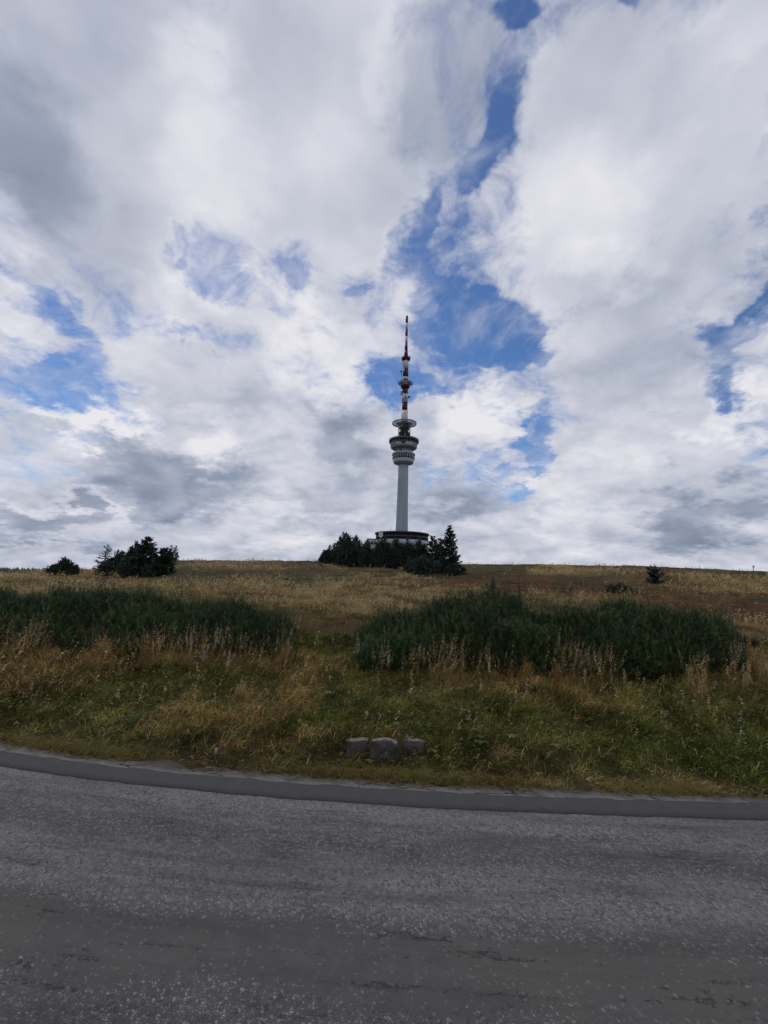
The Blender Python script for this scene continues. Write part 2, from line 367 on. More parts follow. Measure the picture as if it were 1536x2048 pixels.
def moor_colour(x, y, seed=0):
    x = np.asarray(x, float); y = np.asarray(y, float); r = np.hypot(x, y)
    wob = 0.10 * r
    la = np.arctan2(x, y) * 7; lr = np.log(r + .5) * 4
    xx = x + (fbm(la, lr, 51, 4, .6) - .5) * wob * 2.6; yy = y + (fbm(la, lr, 61, 4, .6) - .5) * wob * 3.2
    base = np.array(OLIVE)[None] * np.ones((len(x), 1)); wt_ = np.full(len(x), 0.35); acc = base * 0.35
    for k_, (c_, kk) in enumerate(((BROWN, 1.1), (GREEN, .9), (STRAW, .25), (DARK, 2.2))):
        w = sstep(.50, .66, fbm(la * 1.6, lr * 2.2, 71 + 10 * k_, 4, .6))[:, None]; acc = acc + w * np.array(c_) * kk; wt_ = wt_ + w[:, 0] * kk
    for (gx, gy, sx_, sy_, c, k) in REGW:
        ang = math.atan2(gx, gy); ca, sa = math.cos(ang), math.sin(ang)
        u = (xx - gx) * ca - (yy - gy) * sa; v = (xx - gx) * sa + (yy - gy) * ca
        w = (k * 2.2 * np.exp(-(u / sx_) ** 2 - (v / sy_) ** 2))
        acc = acc + w[:, None] * np.array(c); wt_ = wt_ + w
    return acc / wt_[:, None]

# ------------------------------------------------------------------ ground sheet
azs = np.radians(np.concatenate([np.arange(-180, -62, 3.0), np.arange(-62, 62, 0.32), np.arange(62, 180, 3.0)]))
rs = [0.4]
while rs[-1] < 9000: rs.append(rs[-1] * (1.028 if rs[-1] < 120 else 1.06))
rs = np.array(rs)
A, Rr = np.meshgrid(azs, rs); X = (Rr * np.sin(A)).ravel(); Y = (Rr * np.cos(A)).ravel(); Z = terr(X, Y)
na, nr = len(azs), len(rs)
ii, jj = np.meshgrid(np.arange(nr - 1), np.arange(na)); ii = ii.ravel(); jj = jj.ravel(); j2 = (jj + 1) % na
Fq = np.stack([ii * na + jj, ii * na + j2, (ii + 1) * na + j2, (ii + 1) * na + jj], 1)
V = np.stack([X, Y, Z], 1); V = np.vstack([V, [[0, 0, -0.05]]]); j = np.arange(na)
Ft = np.stack([np.full(na, len(V) - 1), (j + 1) % na, j], 1)
tc_ = moor_colour(V[:, 0], V[:, 1]) * 0.55
mg, t, b = new_mat('moor_ground', 0.95, 0.1)
at = N(t, 'ShaderNodeAttribute', attribute_name='tint'); tcn = N(t, 'ShaderNodeTexCoord')
n1 = NOISE(t, tcn.outputs['Object'], 0.9, 8, 0.7); n2 = NOISE(t, tcn.outputs['Object'], 22, 6, 0.7)
c = MIX(t, RANGE(t, n1, .35, .65), at.outputs['Color'], (0.05, 0.038, 0.02)); c = MIX(t, 0.45, at.outputs['Color'], c)
c = MIX(t, RANGE(t, n2, .35, .7, 0, .6), c, (0.016, 0.014, 0.01))
t.links.new(c, b.inputs['Base Color'])
bp = N(t, 'ShaderNodeBump'); bp.inputs['Distance'].default_value = 0.04; bp.inputs['Strength'].default_value = 0.8
t.links.new(n2, bp.inputs['Height']); t.links.new(bp.outputs[0], b.inputs['Normal'])
g = np_mesh('ground', V, [Fq, Ft], mg, tint=tc_, smooth=True); tag(g, kind='structure')

# ------------------------------------------------------------------ road
def road_sheet(name, y_lo, y_hi, z, mat, nx, ny, x0=-45, x1=45, lip=0.05, parent=None, rag=(0.0, 0.0), seed=5, camber=True):
    # the lane runs along x; closer spacing near the camera
    u = np.linspace(-1, 1, nx); xs = np.sign(u) * (np.abs(u) ** 2.2) * (x1 - x0) / 2 + (x0 + x1) / 2
    v = np.linspace(0, 1, ny)
    lo = y_lo(xs) + (fbm(xs * 6, xs * 0 + 3, seed, 5, .6) - .5) * rag[0]; hi = y_hi(xs) + (fbm(xs * 6, xs * 0 + 9, seed + 9, 5, .6) - .5) * rag[1]
    XX = np.repeat(xs[None], ny, 0); YY = lo[None] + (hi - lo)[None] * v[:, None]
    ZZ = np.full_like(XX, z)
    V = np.stack([XX, YY, ZZ], -1).reshape(-1, 3)
    i, j = np.meshgrid(np.arange(ny - 1), np.arange(nx - 1)); i = i.ravel(); j = j.ravel()
    F = np.stack([i * nx + j, i * nx + j + 1, (i + 1) * nx + j + 1, (i + 1) * nx + j], 1)
    # a turned-down lip on both edges gives the layer its thickness
    top = np.arange(nx) + (ny - 1) * nx; bot = np.arange(nx); n0 = len(V)
    V = np.vstack([V, V[top] + [0, 0.004, -lip], V[bot] + [0, -0.004, -lip]]); k = np.arange(nx - 1)
    F2 = np.stack([top[:-1], top[1:], n0 + k + 1, n0 + k], 1); F3 = np.stack([bot[1:], bot[:-1], n0 + nx + k, n0 + nx + k + 1], 1)
    uv = np.stack([V[:, 0], V[:, 1] - edge_y(V[:, 0])], 1)
    return np_mesh(name, V, [np.vstack([F, F2, F3])], mat, parent=parent, uv=uv)

def asphalt(name, kind):
    m, t, b = new_mat(name, 0.9, SPEC_ROAD)
    uvn = N(t, 'ShaderNodeUVMap', uv_map='lay'); UV = uvn.outputs[0]
    s = N(t, 'ShaderNodeSeparateXYZ'); t.links.new(UV, s.inputs[0]); acr = s.outputs[1]
    warp = NOISE(t, UV, 1.1, 4, .6); acw = M(t, 'MULTIPLY_ADD', M(t, 'SUBTRACT', warp, .5), 0.42, acr)
    def chips(scale):
        v = N(t, 'ShaderNodeTexVoronoi', voronoi_dimensions='2D', feature='F1'); t.links.new(VM(t, 'ADD', UV, VM(t, 'SCALE', VM(t, 'SUBTRACT', NOISE(t, UV, 120, 2, .5, out='Color'), (.5, .5, .5)), scale=0.012)), v.inputs['Vector']); v.inputs['Scale'].default_value = scale
        return v
    big = NOISE(t, UV, 0.8, 6, .6); mid = NOISE(t, UV, 9.0, 5, .65); fine = NOISE(t, UV, 260, 3, .7)
    bp = N(t, 'ShaderNodeBump')
    if kind == 'old':
        v = chips(78.0); sc = N(t, 'ShaderNodeSeparateColor'); t.links.new(v.outputs['Color'], sc.inputs[0])
        stone = sc.outputs[0]
        ve = N(t, 'ShaderNodeTexVoronoi', voronoi_dimensions='2D', feature='DISTANCE_TO_EDGE'); t.links.new(v.inputs['Vector'].links[0].from_socket, ve.inputs['Vector']); ve.inputs['Scale'].default_value = 78
        prof = M(t, 'MULTIPLY', RANGE(t, ve.outputs['Distance'], 0.03, 0.16, 0.0, 1.0), RANGE(t, NOISE(t, UV, 210, 3, .7), .30, .55, .35, 1.0))
        # stretches where the bitumen has closed over the stone: the two wheel tracks and patches
        tr1 = M(t, 'MULTIPLY', RANGE(t, acw, -1.98, -1.70, 0, 1, 'SMOOTHSTEP'), RANGE(t, acw, -1.56, -1.38, 1, 0, 'SMOOTHSTEP'))
        tr2 = M(t, 'MULTIPLY', RANGE(t, acw, -0.74, -0.66, 0, 1, 'SMOOTHSTEP'), RANGE(t, acw, -0.60, -0.50, 1, 0, 'SMOOTHSTEP'))
        tr2 = M(t, 'MULTIPLY', tr2, RANGE(t, mid, .42, .6))
        tr3 = RANGE(t, NOISE(t, UV, 2.3, 5, .6), .58, .70)
        smooth_ = M(t, 'MAXIMUM', M(t, 'MAXIMUM', M(t, 'MULTIPLY', tr1, 0.92), M(t, 'MULTIPLY', tr2, .7)), M(t, 'MULTIPLY', tr3, .55))
        lost = RANGE(t, NOISE(t, UV, 30, 4, .6), .35, .62)
        smooth_ = M(t, 'MAXIMUM', smooth_, M(t, 'MULTIPLY', lost, 0.34))
        # chip by chip: a stone shows where the bitumen has worn off it
        smooth_ = RANGE(t, M(t, 'ADD', smooth_, M(t, 'MULTIPLY', M(t, 'SUBTRACT', sc.outputs[1], .5), .9)), .30, .62)
        base = MIX(t, RANGE(t, big, .35, .65), (0.165, 0.161, 0.159), (0.225, 0.220, 0.216))
        light = MIX(t, M(t, 'POWER', stone, 2.2), (0.085, 0.083, 0.082), (0.40, 0.392, 0.385))
        rough_c = MIX(t, M(t, 'MULTIPLY', prof, 0.85), (0.050, 0.049, 0.049), light)
        rough_c = MIX(t, M(t, 'MULTIPLY_ADD', RANGE(t, NOISE(t, UV, 3.5, 5, .7), .35, .65), .34, .04), rough_c, base)
        closed = MIX(t, RANGE(t, mid, .3, .7), (0.070, 0.069, 0.067), (0.090, 0.088, 0.085))
        closed = MIX(t, RANGE(t, NOISE(t, UV, 1.6, 3), .5, .68, 0, .8), closed, (0.088, 0.086, 0.076))
        # only some of the bigger stones still show through
        thru = M(t, 'MULTIPLY', M(t, 'GREATER_THAN', stone, 0.975), prof)
        closed = MIX(t, M(t, 'MULTIPLY', thru, .35), closed, (0.24, 0.235, 0.23))
        # two lengthwise bands worn pale between the tracks
        pale = M(t, 'MAXIMUM', M(t, 'MULTIPLY', RANGE(t, acw, -.85, -.6, 0, 1, 'SMOOTHSTEP'), 1.0), M(t, 'MULTIPLY', RANGE(t, acw, -1.5, -1.3, 0, 1, 'SMOOTHSTEP'), RANGE(t, acw, -1.05, -.9, 1, 0, 'SMOOTHSTEP')))
        rough_c = MIX(t, M(t, 'MULTIPLY', pale, .34), rough_c, (0.31, 0.304, 0.30))
        c = MIX(t, smooth_, rough_c, closed)
        # fine dark cracks running mostly along the road
        mp = N(t, 'ShaderNodeMapping'); t.links.new(UV, mp.inputs[0]); mp.inputs['Scale'].default_value = (0.6, 6.0, 1)
        wv = VM(t, 'ADD', mp.outputs[0], VM(t, 'SCALE', VM(t, 'SUBTRACT', NOISE(t, UV, 9, 5, .75, out='Color'), (.5, .5, .5)), scale=0.9))
        cr = N(t, 'ShaderNodeTexVoronoi', voronoi_dimensions='2D', feature='DISTANCE_TO_EDGE'); t.links.new(wv, cr.inputs['Vector']); cr.inputs['Scale'].default_value = 1.0
        crk = M(t, 'MULTIPLY', RANGE(t, cr.outputs['Distance'], 0.004, 0.045, 1, 0), RANGE(t, M(t, 'ADD', NOISE(t, mp.outputs[0], 2.2, 5, .75), M(t, 'MULTIPLY', M(t, 'SUBTRACT', NOISE(t, UV, 60, 3, .7), .5), .35)), .54, .62))
        c = MIX(t, M(t, 'MULTIPLY', crk, .55), c, (0.022, 0.021, 0.022))
        # darker oil-stained and lighter worn stretches
        c = MIX(t, RANGE(t, NOISE(t, mp.outputs[0], 0.9, 6, .7), .46, .64, 0, .55), c, (0.055, 0.053, 0.051))
        # pock marks
        pk = M(t, 'MULTIPLY', RANGE(t, NOISE(t, mp.outputs[0], 4.5, 3, .6), .70, .76), 1.0)
        c = MIX(t, M(t, 'MULTIPLY', pk, .6), c, (0.035, 0.034, 0.035))
        h = M(t, 'ADD', M(t, 'MULTIPLY', prof, M(t, 'SUBTRACT', 1.0, smooth_)), M(t, 'MULTIPLY', fine, .3))
        h = M(t, 'SUBTRACT', h, M(t, 'MULTIPLY', M(t, 'MAXIMUM', crk, pk), 1.5))
        bp.inputs['Distance'].default_value = 0.005; bp.inputs['Strength'].default_value = 0.8
    elif kind == 'patch':
        c = MIX(t, RANGE(t, mid, .3, .7), (0.042, 0.041, 0.043), (0.055, 0.054, 0.056)); c = MIX(t, RANGE(t, fine, .3, .8, 0, .5), c, (0.095, 0.095, 0.10))
        h = fine; bp.inputs['Distance'].default_value = 0.002; bp.inputs['Strength'].default_value = 0.5
    else:
        c = MIX(t, RANGE(t, mid, .35, .65), (0.145, 0.141, 0.140), (0.190, 0.185, 0.182)); c = MIX(t, RANGE(t, fine, .3, .8, 0, .5), c, (0.10, 0.10, 0.10))
        mp = N(t, 'ShaderNodeMapping'); t.links.new(UV, mp.inputs[0]); mp.inputs['Scale'].default_value = (1.2, 9, 1)
        wv = VM(t, 'ADD', mp.outputs[0], VM(t, 'SCALE', VM(t, 'SUBTRACT', NOISE(t, UV, 6, 4, .7, out='Color'), (.5, .5, .5)), scale=1.2))
        cr = N(t, 'ShaderNodeTexVoronoi', voronoi_dimensions='2D', feature='DISTANCE_TO_EDGE'); t.links.new(wv, cr.inputs['Vector']); cr.inputs['Scale'].default_value = 1.0
        crk = M(t, 'MULTIPLY', RANGE(t, cr.outputs['Distance'], 0.02, 0.07, 1, 0), RANGE(t, NOISE(t, UV, 1.8, 3, .7), .47, .53))
        c = MIX(t, crk, c, (0.02, 0.02, 0.02))
        c = MIX(t, RANGE(t, M(t, 'MULTIPLY_ADD', M(t, 'SUBTRACT', NOISE(t, UV, 7, 6, .75), .35), .30, acr), -0.12, 0.02, 0, .9), c, (0.055, 0.043, 0.028))
        h = M(t, 'SUBTRACT', fine, M(t, 'MULTIPLY', crk, 2)); bp.inputs['Distance'].default_value = 0.004; bp.inputs['Strength'].default_value = 0.7
    t.links.new(c, b.inputs['Base Color'])
    t.links.new(h, bp.inputs['Height']); t.links.new(bp.outputs[0], b.inputs['Normal'])
    return m
M_OLD = asphalt('old_asphalt', 'old'); M_PATCH = asphalt('patch_asphalt', 'patch'); M_EDGE = asphalt('edge_asphalt', 'edge')
road = road_sheet('road', lambda x: edge_y(x) - ROAD_W, lambda x: edge_y(x) - 0.30, 0.0, M_OLD, 500, 24, rag=(0.12, 0)); tag(road, kind='structure')
es = road_sheet('road_edge', lambda x: strip_top(x) - 0.08, edge_y, 0.001, M_EDGE, 900, 6, parent=road, rag=(0, 0.22), seed=15)
# the resurfaced trench sits a few millimetres proud
ps = road_sheet('repair_strip', strip_bot, strip_top, 0.006, M_PATCH, 900, 4, lip=0.02, parent=road, rag=(0.03, 0.06), seed=25)

# ================================================================== the transmitter tower on the hill
TD = 237.0
TX = at_depth(803.6, 1058, TD)[0]
def tz(py): return at_depth(804 + (1060 - py) * 0.0256, py, TD)[2]
def tm(wpx, py):                                   # radius in metres of something wpx wide at height py
    dep = TD * math.cos(PITCH) + (tz(py) - CAM_H) * math.sin(PITCH)
    return wpx * dep / F_PX / 2
T_GROUND = zt(TX, TD) - 0.4
M_CONC = mat_paint('weathered_white_concrete', (0.33, 0.405, 0.43), (0.26, 0.325, 0.355), rough=0.75, scale=0.35, streak=0.12)
M_WHITE = mat_paint('white_panels', (0.38, 0.41, 0.44), (0.27, 0.30, 0.33), rough=0.5, scale=0.6, streak=0.3)
M_TRED = mat_paint('tower_red', (0.085, 0.012, 0.024), (0.050, 0.010, 0.020), rough=0.5, scale=0.5, streak=0.3)
M_TWHITE = mat_paint('tower_white', (0.62, 0.60, 0.62), (0.45, 0.44, 0.46), rough=0.5, scale=0.5, streak=0.3)
M_STEEL = mat_paint('dark_steel', (0.060, 0.066, 0.072), (0.035, 0.038, 0.042), rough=0.5, scale=1.0)
M_GSTEEL = mat_paint('grey_steel', (0.34, 0.36, 0.38), (0.24, 0.26, 0.28), rough=0.5, scale=1.0)
M_GLASS, _t, _b = new_mat('dark_glass', 0.12, 0.5); _b.inputs['Base Color'].default_value = (0.012, 0.018, 0.024, 1)
def lathe(name, prof, mat, parent, seg=64, smooth=False, cap=True):
    n = len(prof); a = np.linspace(0, 2 * np.pi, seg, endpoint=False)
    V = np.concatenate([np.stack([r * np.cos(a), r * np.sin(a), np.full(seg, z)], 1) for r, z in prof])
    F = []
    for i in range(n - 1):
        k = np.arange(seg); k2 = (k + 1) % seg
        F.append(np.stack([i * seg + k, i * seg + k2, (i + 1) * seg + k2, (i + 1) * seg + k], 1))
    F = [np.vstack(F)]
    if cap:
        V = np.vstack([V, [[0, 0, prof[0][1]], [0, 0, prof[-1][1]]]]); k = np.arange(seg); k2 = (k + 1) % seg
        F.append(np.stack([np.full(seg, n * seg), k2, k], 1)); F.append(np.stack([np.full(seg, n * seg + 1), (n - 1) * seg + k, (n - 1) * seg + k2], 1))
    o = np_mesh(name, V, F, mat, parent=parent)
    if smooth:
        me = o.data; me.polygons.foreach_set('use_smooth', np.array([len(p.vertices) == 4 for p in me.polygons]))
    return o
def ring_prof(ro, ri, z0, z1): return [(ri, z0), (ro, z0), (ro, z1), (ri, z1), (ri, z0)]
def box_vf(cx, cy, cz, sx_, sy_, sz_):
    v = np.array([[x, y, z] for x in (-.5, .5) for y in (-.5, .5) for z in (-.5, .5)]) * [sx_, sy_, sz_] + [cx, cy, cz]
    f = np.array([[0, 1, 3, 2], [4, 6, 7, 5], [0, 4, 5, 1], [2, 3, 7, 6], [0, 2, 6, 4], [1, 5, 7, 3]])
    return v, f
def box(name, c, s, mat, parent, bevel=0.0):
    v, f = box_vf(*c, *s); return np_mesh(name, v, f, mat, parent=parent)
def ring_of(name, count, r, z, size, mat, parent, phase=0.0, tilt=0.0):
    """one shared mesh copied round a circle"""
    v, f = box_vf(0, 0, 0, *size); first = np_mesh(name, v, f, mat, parent=parent)
    for k in range(count):
        o = first if k == 0 else first.copy()
        if k: COL.objects.link(o); o.parent = parent
        a = phase + 2 * math.pi * k / count
        o.location = (r * math.cos(a), r * math.sin(a), z); o.rotation_euler = (0, tilt, a)
tw = empty('transmitter_tower', (TX, TD, T_GROUND))
tag(tw, 'tall grey transmitter tower with round pods and red and white mast on the hilltop', 'tower')
G = lambda py: tz(py) - T_GROUND
def P_(name, pts, mat, parent=tw, **kw):
    return lathe(name, [(tm(w, py), G(py)) for w, py in pts], mat, parent, **kw)
lathe('shaft', [(tm(26.5, 1060), 0), (tm(24.3, 1055), G(1055)), (tm(22.2, 1010), G(1010)), (tm(20.6, 960), G(960)), (tm(19.6, 922), G(922))], M_CONC, tw, smooth=True)
# lower pod
lp = P_('lower_pod', [(19.0, 931), (25, 929.5), (38.6, 927.2), (39.6, 926.6), (43.2, 920.2), (41.0, 919.8), (41.0, 911.9), (46.2, 911.4), (46.2, 908.6), (43, 907.2), (33, 906.5), (30, 906.3)], M_WHITE)
ring_of('window', 32, tm(41.9, 916), G(916), (0.25, tm(41, 916) * 2 * math.pi / 32 * 0.62, G(912.4) - G(919.4)), M_GLASS, lp)
ring_of('post', 32, tm(42.5, 916), G(916), (0.5, tm(41, 916) * 2 * math.pi / 32 * 0.32, G(911.9) - G(919.9)), M_WHITE, lp, phase=math.pi / 32)
P_('neck', [(31.5, 906.2), (31.5, 899.5)], M_CONC, smooth=True)
box('ladder', (-tm(12, 902), -tm(30, 902), (G(896) + G(907)) / 2), (0.9, 0.35, G(897) - G(906)), M_STEEL, tw)
# upper pod
up = P_('upper_pod', [(31.6, 903), (36, 900.5), (50.5, 897.0), (53.2, 895.6), (53.6, 890.2), (50.5, 890.0), (50.5, 884.5), (52, 884.2), (52, 880.2), (20, 879.2)], M_WHITE)
P_('underside_ring', [(48.5, 897.9), (52.4, 896.5), (52.6, 895.9), (36.5, 900.8), (48.5, 897.9)], M_GSTEEL, parent=up, cap=False)
ring_of('window', 30, tm(51.4, 887), G(887.2), (0.25, tm(51, 887) * 2 * math.pi / 30 * 0.58, G(884.6) - G(889.6)), M_GLASS, up)
ring_of('post', 30, tm(52.2, 887), G(887.2), (0.5, tm(51, 887) * 2 * math.pi / 30 * 0.34, G(884.4) - G(889.9)), M_WHITE, up, phase=math.pi / 30)
lathe('visor', ring_prof(tm(59.4, 884), tm(52.3, 884), G(885.8), G(880.4)), M_STEEL, up, cap=False)
dsh = box('camera_box', (-0.6, -tm(54.6, 890), G(891.5)), (2.2, 0.9, 1.2), M_STEEL, up)
for a, w_ in ((200, .9), (215, 1.2), (228, 1.0), (320, 1.1), (335, .9)):
    r = tm(54.4, 892); an = math.radians(a)
    o = box('dish', (0, 0, 0), (0.5, w_, 1.1), M_GSTEEL, up); o.location = (r * math.cos(an), r * math.sin(an), G(892.4)); o.rotation_euler = (0, 0, an)
# equipment column above the pods
ec = P_('equipment_column', [(17.5, 880), (17.0, 868), (20.5, 867.6), (20.5, 865.6), (16.4, 865), (16.2, 858), (19.5, 857.6), (19.5, 855.8), (16, 855), (15.6, 848)], M_STEEL, seg=32)
for k in range(14):
    a = 2 * math.pi * k / 14; rr_ = tm(22.5 if k % 3 else 24.2, 866)
    o = box('post', (0, 0, 0), (0.22, 0.22, G(852 + (k % 4) * 1.5) - G(879)), M_STEEL, ec); o.location = (rr_ * math.cos(a), rr_ * math.sin(a), (G(852) + G(879)) / 2)
for k in range(16):
    a = 2 * math.pi * (k + .4) / 16; rr_ = tm(21.5, 866)
    o = box('antenna_box', (0, 0, 0), (0.6, 0.5 + (k % 3) * .35, 1.2 + (k % 4) * .6), M_GSTEEL if k % 3 == 0 else M_STEEL, ec); o.location = (rr_ * math.cos(a), rr_ * math.sin(a), G(876 - (k * 7 % 20)))
# the wide ring platform
rp = empty('ring_platform', (0, 0, G(847.3)), parent=tw)
rad = tm(48.8, 847)
for q_ in (20, 25, 35.5, 40.5, 44.5): lathe('grating_bar', ring_prof(tm(q_ + .9, 847), tm(q_, 847), -0.02, 0.06), M_GSTEEL, rp, cap=False)
lathe('rim', ring_prof(rad, rad - .3, -0.35, 0.45), M_GSTEEL, rp, cap=False)
lathe('rim', ring_prof(tm(31, 847), tm(29.5, 847), -0.3, -0.05), M_STEEL, rp, cap=False)
ring_of('spoke', 30, (rad + tm(15, 847)) / 2, -0.16, (rad - tm(15, 847), 0.24, 0.24), M_GSTEEL, rp)
# mast
def band(py0, w0, py1, w1, mat, name='mast_band'): return P_(name, [(w0, py0), (w1, py1)], mat, seg=24, smooth=True)
band(848, 13.4, 822, 13.0, M_TWHITE); band(822, 11.2, 806, 10.8, M_TRED); band(806, 12.0, 788, 11.4, M_TWHITE); band(788, 11.3, 778, 11.0, M_TRED)
P_('balcony', [(11.0, 778), (17.8, 775), (18.4, 771.5), (11.5, 771)], M_TRED, seg=32)
band(771.5, 11.4, 763, 11.0, M_TWHITE); band(763, 10.9, 760, 10.8, M_TRED); band(760, 10.7, 754.5, 10.6, M_TWHITE); band(754.5, 11.0, 738, 10.6, M_TRED); band(738, 10.5, 722, 10.3, M_TWHITE)
P_('balcony', [(10.4, 722), (17.2, 719.6), (18.2, 716), (9.5, 714.6)], M_TRED, seg=32)
band(714.6, 8.6, 701, 6.1, M_TRED); band(701, 6.1, 687, 5.2, M_TRED); band(687, 5.1, 673, 5.0, M_TWHITE); band(673, 5.0, 659.5, 4.9, M_TRED); band(659.5, 4.9, 646.5, 4.8, M_TWHITE); band(646.5, 4.9, 632.5, 4.8, M_TRED)
# umbrella of spokes, red and white by turns
um = empty('antenna_ring', (0, 0, G(767)), parent=tw); rad = tm(29, 767)
lathe('rim', ring_prof(rad, rad - .22, -0.12, 0.25), M_TRED, um, cap=False)
lathe('rim', ring_prof(tm(20.5, 767), tm(19.4, 767), -0.1, 0.1), M_TRED, um, cap=False)
for k in range(20):
    o = box('spoke', (0, 0, 0), (rad - tm(11, 767), 0.26, 0.34), M_TRED if k % 2 else M_TWHITE, um)
    a = 2 * math.pi * k / 20; r = (rad + tm(11, 767)) / 2; o.location = (r * math.cos(a), r * math.sin(a), 0); o.rotation_euler = (0, 0, a)
# small gear on the mast
def gear(name, dpx, py, wpx, hpx, dy=-1.0, mat=M_STEEL):
    s = 2 * tm(1, py); box(name, (dpx * s, dy * 2, G(py)), (wpx * s, wpx * s * .6, hpx * s * 1.05), mat, tw)
for dpx, py, wp, hp, dy in ((-9.0, 745, 3.2, 2.6, -.5), (-8.0, 750, 1.6, 2.4, -.5), (-7.2, 787, 4.6, 1.4, -1), (-7.0, 791.3, 5.0, 2.0, -1), (0.5, 790, 4.5, 2.4, -1.6), (7.4, 796, 4.4, 2.8, -.8), (0.4, 799.5, 2.0, 6.0, -1.7), (-4.6, 801.5, 1.6, 5.0, -1.2), (-5.4, 730, 1.2, 5, -1)):
    gear('antenna_box', dpx, py, wp, hp, dy)
box('feeder_cable', (-8.0 * 2 * tm(1, 745), -.6, (G(716) + G(767)) / 2), (0.14, 0.14, G(716) - G(767)), M_STEEL, tw)
box('lightning_rod', (0, 0, G(631.2)), (0.18, 0.18, 1.0), M_STEEL, tw)
for k in range(10):
    a = 2 * math.pi * k / 10; rr_ = tm(17.6, 716); o = box('railing_post', (0, 0, 0), (0.12, 0.12, 1.3), M_STEEL, tw); o.location = (rr_ * math.cos(a), rr_ * math.sin(a), G(715))

# round building at the foot of the tower
bd = empty('round_building', (TX + 0.2, TD, T_GROUND)); tag(bd, 'round white building with dark glazed top floor and red roof edge round the tower foot', 'building')
P_('wall', [(104, 1135), (104, 1101), (100, 1100.9), (100, 1093), (105, 1092.9), (105, 1082.2), (102, 1082), (102, 1071.5), (96, 1071.2)], M_WHITE, parent=bd, seg=96)
P_('roof', [(30, 1070.9), (107.5, 1070.6), (108.4, 1070.2), (108.4, 1067.4), (104, 1067.0), (26, 1066.4)], M_TRED, parent=bd, seg=96)
P_('roof_deck', [(26, 1066.3), (100, 1066.9), (100, 1066.7), (26, 1066.0)], M_STEEL, parent=bd, seg=96, cap=False)
r = tm(102.6, 1076); nwin = 44
ring_of('window', nwin, r, G(1076.6), (0.3, r * 2 * math.pi / nwin * .86, G(1071.8) - G(1081.8)), M_GLASS, bd)
ring_of('mullion', nwin, r + .1, G(1076.6), (0.35, r * 2 * math.pi / nwin * .07, G(1071.6) - G(1082)), M_STEEL, bd, phase=math.pi / nwin)
r = tm(100.6, 1097); ring_of('window', nwin, r, G(1097), (0.3, r * 2 * math.pi / nwin * .7, G(1093.4) - G(1100.6)), M_GLASS, bd)
# lower wing to the left
wx = at_depth(747, 1085, TD)[0] - TX
wg = empty('wing', (wx, 4, 0), parent=bd)
box('wall', (0, 0, G(1081) / 2), (tm(27, 1085) * 2, 12, G(1081)), M_WHITE, wg)
box('roof', (0, 0, G(1081) + .2), (tm(28.5, 1085) * 2, 12.6, 0.4), M_GSTEEL, wg)
for k in range(4): box('window', (-2.9 + k * 1.9, -6.05, G(1088)), (1.3, .2, 1.5), M_GLASS, wg)
sd = lathe('dish_antenna', [(1.45, 0), (1.55, .12), (1.1, -.25), (.2, -.45)], M_TWHITE, bd, seg=28, cap=False)
sd.scale = (0.75, 1.2, 1); sd.location = (at_depth(761, 1074, TD)[0] - TX, -15.2, G(1075)); sd.rotation_euler = (math.radians(80), 0, 0)
for dx_, h_ in ((-6.5, 2.2), (-2.5, 1.4), (9, 1.6)):
    box('antenna_rod', (dx_, -tm(100, 1067) * .8, G(1066.5) + h_ / 2), (.14, .14, h_), M_STEEL, bd)

# ================================================================== trees and shrubs on the skyline
NEEDLE = np.array((0.032, 0.047, 0.036))
def tri_soup(name, base, axis, length, width, mat, parent, tint, rng):
    """many thin pointed leaves: base points, unit directions, lengths, widths"""
    n = len(base); side = np.cross(axis, rng.normal(size=(n, 3))); side /= np.linalg.norm(side, axis=1)[:, None] + 1e-9
    V = np.empty((n, 3, 3)); w = (width / 2)[:, None]
    V[:, 0] = base - side * w; V[:, 1] = base + side * w; V[:, 2] = base + axis * length[:, None]
    F = np.arange(n * 3).reshape(n, 3)
    return np_mesh(name, V.reshape(-1, 3), F, mat, parent=parent, tint=np.repeat(tint, 3, 0))
def tube_vf(pts, rads, seg=6):
    pts = np.asarray(pts, float); V = []; n = len(pts)
    for i in range(n):
        d = pts[min(i + 1, n - 1)] - pts[max(i - 1, 0)]; d /= np.linalg.norm(d) + 1e-9
        u = np.cross(d, [0.3, 1, 0.1]); u /= np.linalg.norm(u); w = np.cross(d, u)
        for k in range(seg):
            a = 2 * math.pi * k / seg; V.append(pts[i] + rads[i] * (u * math.cos(a) + w * math.sin(a)))
    F = [[i * seg + k, i * seg + (k + 1) % seg, (i + 1) * seg + (k + 1) % seg, (i + 1) * seg + k] for i in range(n - 1) for k in range(seg)]
    return np.array(V), np.array(F)
def join_vf(parts):
    V = []; F = []; o = 0
    for v, f in parts: V.append(v); F.append(f + o); o += len(v)
    return np.vstack(V), np.vstack(F)
def place_px(px, base_py, rmax=58):
    x, y = ground_px(px, base_py); r = math.hypot(x, y)
    if r > rmax: x, y = x * rmax / r, y * rmax / r
    return x, y
